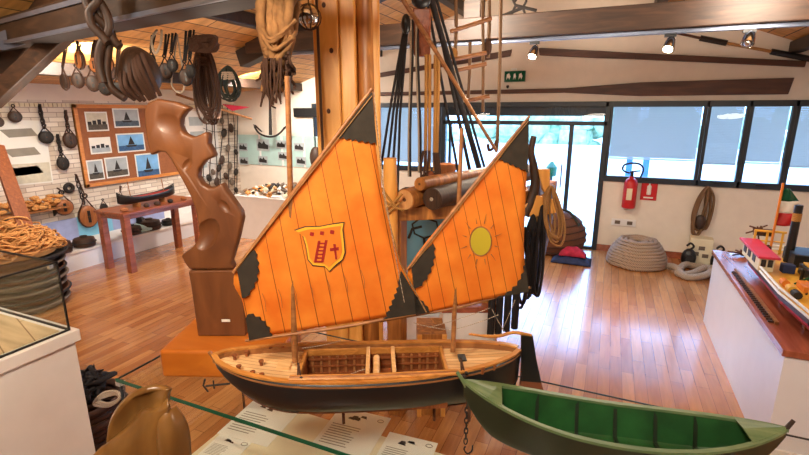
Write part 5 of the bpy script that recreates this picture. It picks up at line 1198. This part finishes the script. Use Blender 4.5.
obj('board', MB().box((p.x, p.y, .82), (.42, .02, 1.0), mm), 'paleblue', bd); obj('foot', MB().box((p.x, p.y, .16), (.3, .2, .32), mm), 'white', bd)
c = Vector((p.x, p.y, 1.0)); L = lambda x, z: c+mm @ Vector((x, -.014, z))
obj('drawing', MB().tube([L(-.10, .1), L(-.02, .16), L(.1, .12), L(.12, .02), L(0, -.02), L(-.08, .02)], .008, 5, True).tube([L(-.13, -.02), L(-.1, .06), L(-.02, .08)], .012, 5).tube([L(0, -.02), L(.02, -.25)], .012, 5), 'ink', bd)
bu = PD(447, 174, 4.6); tb2 = PD(447, 188, 4.6)
st_ = thing('display_bollard', 'small brown wooden bollard on a pale stand seen past the hanging ring', 'bollard', (bu.x, bu.y, 0))
obj('bollard_body', MB().lathe([(.09, tb2.z), (.08, tb2.z+.03), (.07, bu.z), (.10, bu.z+.06), (.10, bu.z+.1), (.03, bu.z+.11)], (bu.x, bu.y, 0), 14), 'bwood', st_, smooth=40); obj('stand', MB().bx(bu.x-.2, bu.x+.2, bu.y-.15, bu.y+.15, 0, tb2.z), 'white', st_)

# ================================================================== THE WINDOW WALL
def N_(x, y, o=.03): return PY(x, y, YB-o)
# long oars hung on the wall
def oar(a, b_, h0, h1, nm, mat='oar', off=.05):
    A_ = N_(*a, off); B_ = N_(*b_, off); d = (B_-A_).normalized(); u = Vector((0, 1, 0)).cross(d); 
    if u.z < 0: u = -u
    t = thing('long_oar', nm, 'oar', A_, 'oars hung on the window wall')
    obj('loom', MB().prism([A_-u*h0/2, A_.lerp(B_, .6)-u*h0*.55, A_.lerp(B_, .6)+u*h0*.55, A_+u*h0/2], (0, .03, 0)), mat, t, bevel=.006)
    obj('blade', MB().prism([A_.lerp(B_, .6)-u*h0*.55, A_.lerp(B_, .75)-u*h1*.48, B_-u*h1/2, B_+u*h1/2+d*.03, A_.lerp(B_, .75)+u*h1*.45, A_.lerp(B_, .6)+u*h0*.55], (0, .02, 0)), mat, t, bevel=.005); return t
oar((330, 95), (790, 86), .055, .19, 'long dark oar with its wide blade just above the windows')
oar((806, 64), (540, 51.5), .07, .10, 'long dark oar running across the wall under the spotlights')
t_ = oar((374, 76), (510, 53), .07, .09, 'shorter dark oar slanting up behind the rope ladder'); 
bp_ = thing('banded_pole', 'pole banded in black and tan hanging highest on the window wall', 'pole', N_(700, 38))
for k, (a, b_) in enumerate(((-.02, .0), (0, .28), (.28, .72), (.72, 1.1))):
    A_ = N_(700, 38, .06); B_ = N_(800, 57, .06); A0 = N_(672, 32, .06)
    if k == 0: obj('band', MB().tube([A0, A_], .016, 8), 'oar', bp_)
    else: obj('band', MB().tube([A_.lerp(B_, a), A_.lerp(B_, b_)], .034 if k != 2 else .018, 8), 'black' if k != 2 else 'rope', bp_)
# exit sign
c = N_(515, 76.5, .03); es = thing('exit_sign', 'green EXIT sign with three pictograms on the wall above the door', 'sign', c)
obj('sign_body', MB().box(c, (.30, .05, .15)), 'greenedge', es); 
for k, w in ((-.09, .05), (0, .03), (.085, .045)):
    cc2 = c+Vector((k, -.03, 0)); obj('pictogram', MB().prism([cc2+Vector((-w*.6, 0, -.045)), cc2+Vector((-.1*w, 0, -.01)), cc2+Vector((w*.3, 0, -.045)), cc2+Vector((w*.6, 0, .0)), cc2+Vector((w*.2, 0, .045)), cc2+Vector((-w*.5, 0, .03))], (0, .004, 0)), 'photo', es)
c2 = c+Vector((-.02, 0, .10)); obj('emergency_lamp', MB().box(c2, (.08, .04, .03)), 'white', es)
c = N_(508, 86, .03); one('wall_hook', MB().tube(smoothpts([c, c+Vector((0, -.03, -.02)), c+Vector((0, -.05, 0))], 3), .018, 6), 'iron', 'tiny iron hook on the wall under the exit sign', 'hook', c)
# grapnel hooks on the beam
for (x, y, s, nm) in ((512, 13, 1, 'black iron grapnel standing on the tie beam closest to the rope ladder'), (526, 8, -1, 'black iron hook lying on the tie beam further along from the grapnel')):
    c = PY(x, y, 4.9); c.z = max(c.z, BZ+.25); g = thing('grapnel', nm, 'grapnel', c)
    obj('shank', MB().tube([c-Vector((.1*s, 0, .03)), c+Vector((.1*s, 0, .03))], .016, 6), 'iron', g); 
    for k in (-1, 1): obj('claw', MB().tube(smoothpts([c+Vector((.1*s, 0, .03)), c+Vector((.13*s, 0, .08*k+.02)), c+Vector((.06*s, 0, .12*k+.01)), c+Vector((.02*s, 0, .09*k))], 4), .012, 6), 'iron', g)
# fire extinguisher and sign
c = N_(630, 192, .1); fx = thing('fire_extinguisher', 'red fire extinguisher hanging on the wall under the widest blind', 'fire extinguisher', c)
cyl = obj('cylinder', MB().lathe([(.05, -.235), (.085, -.22), (.088, -.2), (.088, .12), (.07, .17), (.03, .2), (.03, .22)], c, 18), 'red', fx, smooth=40)
obj('valve', MB().tube([c+Vector((0, 0, .2)), c+Vector((0, 0, .28))], .022, 8).bar(c+Vector((-.03, 0, .28)), c+Vector((.10, 0, .30)), .02, .02), 'iron', fx)
obj('hose', MB().tube(smoothpts([c+Vector((-.03, 0, .26)), c+Vector((-.12, 0, .30)), c+Vector((-.10, -.02, .38)), c+Vector((.05, -.02, .40)), c+Vector((.13, 0, .33)), c+Vector((.10, 0, .18))], 5), .014, 6), 'black', fx, smooth=60)
lbm = MB().box(c+Vector((-.01, -.088, -.02)), (.07, .006, .16)); obj('paper_label', lbm, 'cream', cyl); obj('bracket', MB().box(c+Vector((0, .085, .05)), (.06, .02, .12)), 'iron', fx)
c = N_(649, 190.5, .01); fs = thing('fire_sign', 'small red fire extinguisher sign on the wall', 'sign', c)
obj('plate', MB().box(c, (.20, .008, .27)), 'red', fs); obj('pictogram', MB().lathe([(.025, -.09), (.03, -.08), (.03, .03), (.012, .05), (.012, .075), (.02, .08)], c+Vector((.0, .002, .03)), 12), 'photo', fs); obj('caption', MB().box(c+Vector((0, -.005, -.10)), (.12, .003, .02)), 'photo', fs)
c = N_(623.5, 222.5, .015); vp = thing('wall_socket_panel', 'beige double socket panel low on the wall beside the rope mound', 'socket panel', c)
obj('plate', MB().box(c, (.32, .02, .10)), 'white', vp, bevel=.005)
for k in (-.08, .08): obj('socket', MB().box(c+Vector((k, -.012, 0)), (.07, .006, .05)), 'ropegrey', vp)
# rope mound
cm = Vector((.47, 6.76, 0)); rm = MB()
for k in range(9):
    r = .35-.0022*k*k; z = .030+k*.037
    for j in range(1 if k < 8 else 5):
        rj = r-j*.055
        if rj > .05: rm.tube([cm+Vector((rj*math.cos(a*PI/16), rj*math.sin(a*PI/16), z+.004*math.sin(a)-j*.01)) for a in range(32)], .027, 7, True)
one('rope_mound', rm, 'ropemound', 'big round mound of coiled grey mooring rope on the floor by the wall', 'rope coil', cm, smooth=60)
# wicker fish trap with red and blue bags
wt = Vector((-.50, 6.86, 0)); w_ = thing('wicker_trap', 'big brown wicker fish trap standing in front of the glass door', 'fish trap', wt)
obj('basket', MB().lathe([(.12, .0), (.28, .04), (.35, .18), (.35, .33), (.29, .48), (.17, .59), (.13, .61)], wt, 26, Matrix.Rotation(-.15, 3, 'Y')), 'wicker', w_, smooth=60)
ho = MB()
for z, r in ((.08, .305), (.17, .345), (.26, .358), (.35, .348), (.44, .312), (.53, .23)): ho.tube([wt+Matrix.Rotation(-.15, 3, 'Y') @ Vector((r*math.cos(a*PI/14), r*math.sin(a*PI/14), z)) for a in range(28)], .009, 5, True)
obj('hoops', ho, 'ropered', w_); obj('rope_handle', MB().tube(smoothpts([wt+Vector((-.18, -.1, .6)), wt+Vector((-.1, -.13, .67)), wt+Vector((.08, -.12, .63)), wt+Vector((.22, -.16, .46))], 5), .02, 6), 'ropegreen', w_, smooth=60)
rg_ = PZ(576, 247, 0); bg_ = MB().grid(lambda u, v: Vector((rg_.x-.17+.34*u, 6.5-.10+.2*v, .10+.11*math.sin(PI*u)**.6*math.sin(PI*v)**.6+.012*math.sin(u*17)*math.sin(v*9))), 18, 10)
one('red_bag', bg_, 'berry', 'crumpled red bag lying on a blue one before the wicker trap', 'bag', (rg_.x, 6.5, .1), smooth=180, solid=.01)
bg_ = MB().grid(lambda u, v: Vector((rg_.x-.26+.5*u, 6.33+.34*v, .012+.085*math.sin(PI*u)**.5*math.sin(PI*v)**.5+.01*math.sin(u*21)*math.sin(v*7))), 18, 10)
one('blue_bag', bg_, 'navy', 'flat dark blue bag on the floor under the red one', 'bag', (rg_.x, 6.5, 0), smooth=180, solid=.01)
# rope hank on the wall
hank('wall_rope_hank', 0, 0, 0, .24, .62, 6, .015, 'ropeold', 'brown green rope hank hanging on the wall under the narrow windows', at=N_(706, 210, .08), top=N_(708, 187, .08), seed=8, depth=.04, band=False, lean=-.03)
c = N_(700, 222, .12); one('wooden_hook_block', MB().ell(c, (.07, .04, .10), None, 10, 7), 'dwood', 'small dark block tied into the hank on the wall', 'pulley block', c, smooth=180)
# box, boots, thick rope
c = PZ(697, 264, 0); c.y = 7.0
bx2 = thing('cream_crate', 'cream coloured crate with faint printing standing against the wall', 'crate', (c.x, 7.0, 0))
obj('body', MB().box((c.x, 7.02, .2), (.26, .2, .36), rotz(-.08)), 'cream', bx2, bevel=.006)
for dx, dz_ in ((0, .02), (-.06, -.02), (.05, -.03)): obj('print', MB().box((c.x+dx, 6.912, .22+dz_*2), (.07, .004, .05)), 'ropegrey', bx2)
for i, (px, nm) in enumerate(((684.5, 'black iron block on the floor between the rope mound and the cream crate'), (711, 'black iron block on the floor between the cream crate and the white cabinet'))):
    c = PZ(px, 262, 0); c.y = 6.85; q2 = thing('iron_block', nm, 'iron block', (c.x, c.y, 0), 'iron blocks by the cream crate')
    obj('shell', MB().ell((c.x, c.y, .13), (.09, .07, .13)), 'black', q2, smooth=180); obj('sheave', MB().tube([(c.x, c.y-.08, .14), (c.x, c.y+.08, .14)], .05, 12), 'iron', q2); obj('hook', MB().tube(smoothpts([(c.x, c.y, .24), (c.x+.04, c.y, .29), (c.x, c.y, .33), (c.x-.04, c.y, .29)], 4), .014, 6), 'iron', q2)
tr_ = MB(); 
def F_(x, y, z=.045): v = PZ(x, y, z); return v
pth = [F_(669, 266), F_(676, 270), F_(684, 276), F_(697, 277), F_(710, 275), F_(706, 268), F_(694, 266), F_(684, 267), F_(678, 273), F_(690, 274), F_(702, 271), F_(712, 268)]
for i, p in enumerate(pth): p.z = .045+(.03 if i % 3 == 1 else 0)
tr_.tube(smoothpts(pth, 5), .042, 8); one('thick_mooring_rope', tr_, 'ropepale', 'very thick pale mooring rope curled on the floor before the cream crate', 'rope', F_(690, 270, 0), smooth=60)

# ================================================================== WHITE CABINET WITH THE MODEL STEAMER
cx0, cy0, cy1, cz = .985, 2.98, 5.07, .72
wc = thing('white_cabinet', 'long white cabinet with a varnished wooden top along the gallery side', 'cabinet', (1.7, 4.0, 0))
obj('body', MB().bx(cx0+.02, 2.6, cy0+.02, cy1-.02, .0, cz-.04), 'whitegloss', wc); obj('top', MB().bx(cx0, 2.62, cy0, cy1, cz-.04, cz), 'cab', wc, bevel=.004)
obj('plinth_strip', MB().bx(cx0+.01, 2.6, cy0+.005, cy0+.02, 0, .09), 'white', wc)
stm = thing('steamer_model', 'large model steamer with black funnel, pink roofed deckhouse and yellow hatches', 'model ship', (1.6, 4.1, cz))
SX, SB = 1.40, .36                                         # centre line, half beam
def sp2(x, y, z): return Vector((SX+x, y, z))
hz0, hz1 = .775, .90
plan = [(-.16, 4.93), (-.30, 4.80), (-.36, 4.6), (-.37, 3.4), (-.33, 3.0), (.33, 3.0), (.37, 3.4), (.36, 4.6), (.30, 4.80), (.16, 4.93)]
plan = [(x*.92, y-.33 if y > 3.5 else y+.06) for x, y in plan]
def planp(s, z): return [sp2(x*s, 4.0+(y-4.0)*(1 if s == 1 else (.98 if s > .9 else .95)), z) for x, y in plan]
def loft(rings):
    m = MB(); n = len(rings[0])
    for r in rings: m.v += r
    for i in range(len(rings)-1):
        for j in range(n): j2 = (j+1) % n; m.f.append((i*n+j, i*n+j2, (i+1)*n+j2, (i+1)*n+j))
    m.f.append(tuple(range(n))[::-1]); m.f.append(tuple((len(rings)-1)*n+k for k in range(n))); return m
obj('hull', loft([planp(.8, hz0), planp(.93, .82), planp(.97, .845)]), 'red', stm); obj('topsides', loft([planp(.975, .845), planp(1, .885)]), 'hullblack', stm)
obj('deck', loft([planp(.985, .885), planp(.985, .892)]), 'yellow', stm)
rl = MB(); 
for z in (.895, .925): 
    q2 = planp(1.0, z); rl.tube(q2, .009, 6, True)
obj('rail', rl, 'photo', stm)
st2 = MB()
for a, b_ in zip(planp(1, .89), planp(1, .925)): st2.tube([a, b_], .006, 5)
obj('stanchions', st2, 'photo', stm)
hs = MB().bx(1.05, 1.14, 3.90, 4.36, .892, .995); dh = obj('deckhouse', hs, 'cream', stm, bevel=.006)
obj('roof', MB().bx(1.03, 1.16, 3.86, 4.42, .995, 1.012), 'pink', dh, bevel=.004)
for y in (4.03, 4.16, 4.28): obj('deckhouse_window', MB().bx(1.046, 1.052, y-.035, y+.035, .93, .98), 'ink', dh)
for x in (1.075, 1.115): obj('deckhouse_window', MB().bx(x-.014, x+.014, 3.893, 3.902, .93, .98), 'ink', dh)
fb_ = PY(790, 250, 4.25); ft = PY(797, 205, 4.25)
fnl = obj('funnel', MB().lathe([(.029, .89), (.026, ft.z)], (fb_.x, 4.25, 0), 18), 'black', stm, smooth=60); obj('funnel_band', MB().lathe([(.0290, ft.z-.12), (.0285, ft.z-.06)], (fb_.x, 4.25, 0), 18), 'ropeyel', fnl, smooth=60)
fm_ = PY(772, 240, 4.42); ftp = PY(790, 186, 4.42)
obj('flag_pole', MB().tube([Vector((fm_.x, 4.42, .89)), Vector((fm_.x+.0, 4.42, ftp.z+.02))], .009, 6), 'orange', stm)
def flag(y0_, y1_, mat, nm): 
    def ff(u, v):
        y = y0_+(y1_-y0_)*v; p = PY(776.5+(190-y)*-.07+u*(4+12*min(1, (y-184)/18)), y, 4.42); k = (y-235)/(186-235)
        return Vector((fm_.x+.008+u*(.02+.11*min(1, (y-184)/20)), 4.42+.012*math.sin(u*7+v*2), p.z))
    obj(nm, MB().grid(ff, 10, 6), mat, stm, smooth=180, solid=.002)
flag(188, 201, 'greenedge', 'flag_green'); flag(201, 213, 'photo', 'flag_white'); flag(213, 226, 'red', 'flag_red')
gal = MB(); 
for x in (SX-.26, SX-.18, SX-.08): gal.tube([(x, 4.46, .89), (x, 4.46, 1.07)], .009, 6)
gal.tube([(SX-.27, 4.46, 1.07), (SX-.06, 4.46, 1.07)], .010, 6).tube([(SX-.27, 4.46, .99), (SX-.06, 4.46, .99)], .007, 6); obj('gallows', gal, 'yellow', stm)
wh = MB()
for k in range(7): a = k*.9+.3; d = Vector((.07*math.cos(a), .05*math.sin(a*2), .05*math.sin(a))); wh.tube([Vector((SX-.24+.02*math.sin(k*3), 4.5, 1.06+.03*math.cos(k*2)))+d, Vector((SX-.24, 4.5, 1.07))-d*.5], .006, 4)
obj('anchor_winch', wh, 'rust', stm); obj('winch_drum', MB().tube([(SX-.26, 4.5, 1.05), (SX-.14, 4.5, 1.05)], .03, 10), 'dwood', stm)
obj('black_crate', MB().bx(SX-.10, SX+.10, 3.72, 3.98, .892, .965), 'black', stm, bevel=.006); obj('crate_lid', MB().bx(SX-.08, SX+.08, 3.76, 3.97, .965, .975), 'yellow', stm)
obj('engine_house', MB().bx(SX-.09, SX+.2, 4.1, 4.36, .892, .99), 'black', stm, bevel=.006); obj('white_cabin', MB().bx(SX+.2, SX+.36, 3.9, 4.15, .892, .97), 'photo', stm); obj('cabin_roof', MB().bx(SX+.18, SX+.38, 3.88, 4.17, .97, .985), 'red', stm)
for k in range(3): y = 3.58-.2*k; obj('hatch', MB().bx(SX-.2, SX+.1, y-.07, y+.07, .892, .935), ('orange', 'yellow', 'yellow')[k], stm, bevel=.004); obj('hoop', MB().tube([Vector((SX-.2+.36*i/10, y+.1, .895+.09*math.sin(PI*i/10))) for i in range(11)], .006, 5), 'greenedge' if k == 0 else 'rust', stm)
for k in range(16):
    x = R.uniform(-.22, .25); y = R.uniform(3.1, 4.4); s = R.uniform(.02, .05)
    if k % 2: obj('deck_box', MB().bx(SX+x-s, SX+x+s, y-s, y+s, .892, .91+s*1.2), ('orange', 'black', 'yellow', 'navy')[k % 4], stm, bevel=.003)
    else: obj('vent', MB().tube([(SX+x, y, .892), (SX+x, y, .97), (SX+x-.02, y-.02, .985)], .011, 8), ('rust', 'yellow', 'black')[k % 3], stm, smooth=60)
obj('boot_stripe', loft([planp(.972, .836), planp(.979, .85)]), 'berry', stm)
for y, x in ((3.62, -.27), (3.5, -.27), (3.4, -.27)): obj('barrel', MB().tube([(SX+x, y-.03, .915), (SX+x, y+.03, .915)], .024, 10), ('orange', 'iron', 'yellow')[int(y*10) % 3], stm)
for y in (3.35, 3.8, 4.2): obj('cradle', MB().bx(SX-.22, SX+.22, y-.02, y+.02, cz+.001, hz0+.012), 'spar', stm)
sl = thing('toothed_batten', 'long wooden batten with small teeth lying beside the steamer model', 'batten', (1.1, 3.9, cz))
obj('bar', MB().bx(1.04, 1.06, 3.35, 4.45, cz+.001, cz+.02), 'spar', sl); 
for k in range(26): obj('tooth', MB().bx(1.01, 1.04, 3.37+k*.04, 3.385+k*.04, cz+.001, cz+.012), 'dwood', sl)
# little spiky trinket at the cabinet corner
c = Vector((1.2, 4.93, cz)); sh = thing('iron_star', 'tangle of small rusty iron parts on the cabinet corner beside the steamer', 'iron parts', c); mb = MB()
for k in range(9): a = R.uniform(0, 6.28); d = Vector((math.cos(a)*.12, math.sin(a)*.07, 0)); mb.tube([c+Vector((0, 0, .03))-d*.3, c+d+Vector((0, 0, R.uniform(.01, .06)))], .008, 5)
obj('prongs', mb, 'rust', sh); obj('hub', MB().ell(c+Vector((0, 0, .035)), (.04, .03, .03)), 'rust', sh, smooth=180)
# cord that carries the anchor
obj('rope', MB().tube([PY(270, 83, 6.9), Vector((PY(270, 83, 6.9).x, 6.9, roofz(PY(270, 83, 6.9).x)-.02))], .012, 6), 'ropeblk', ac)
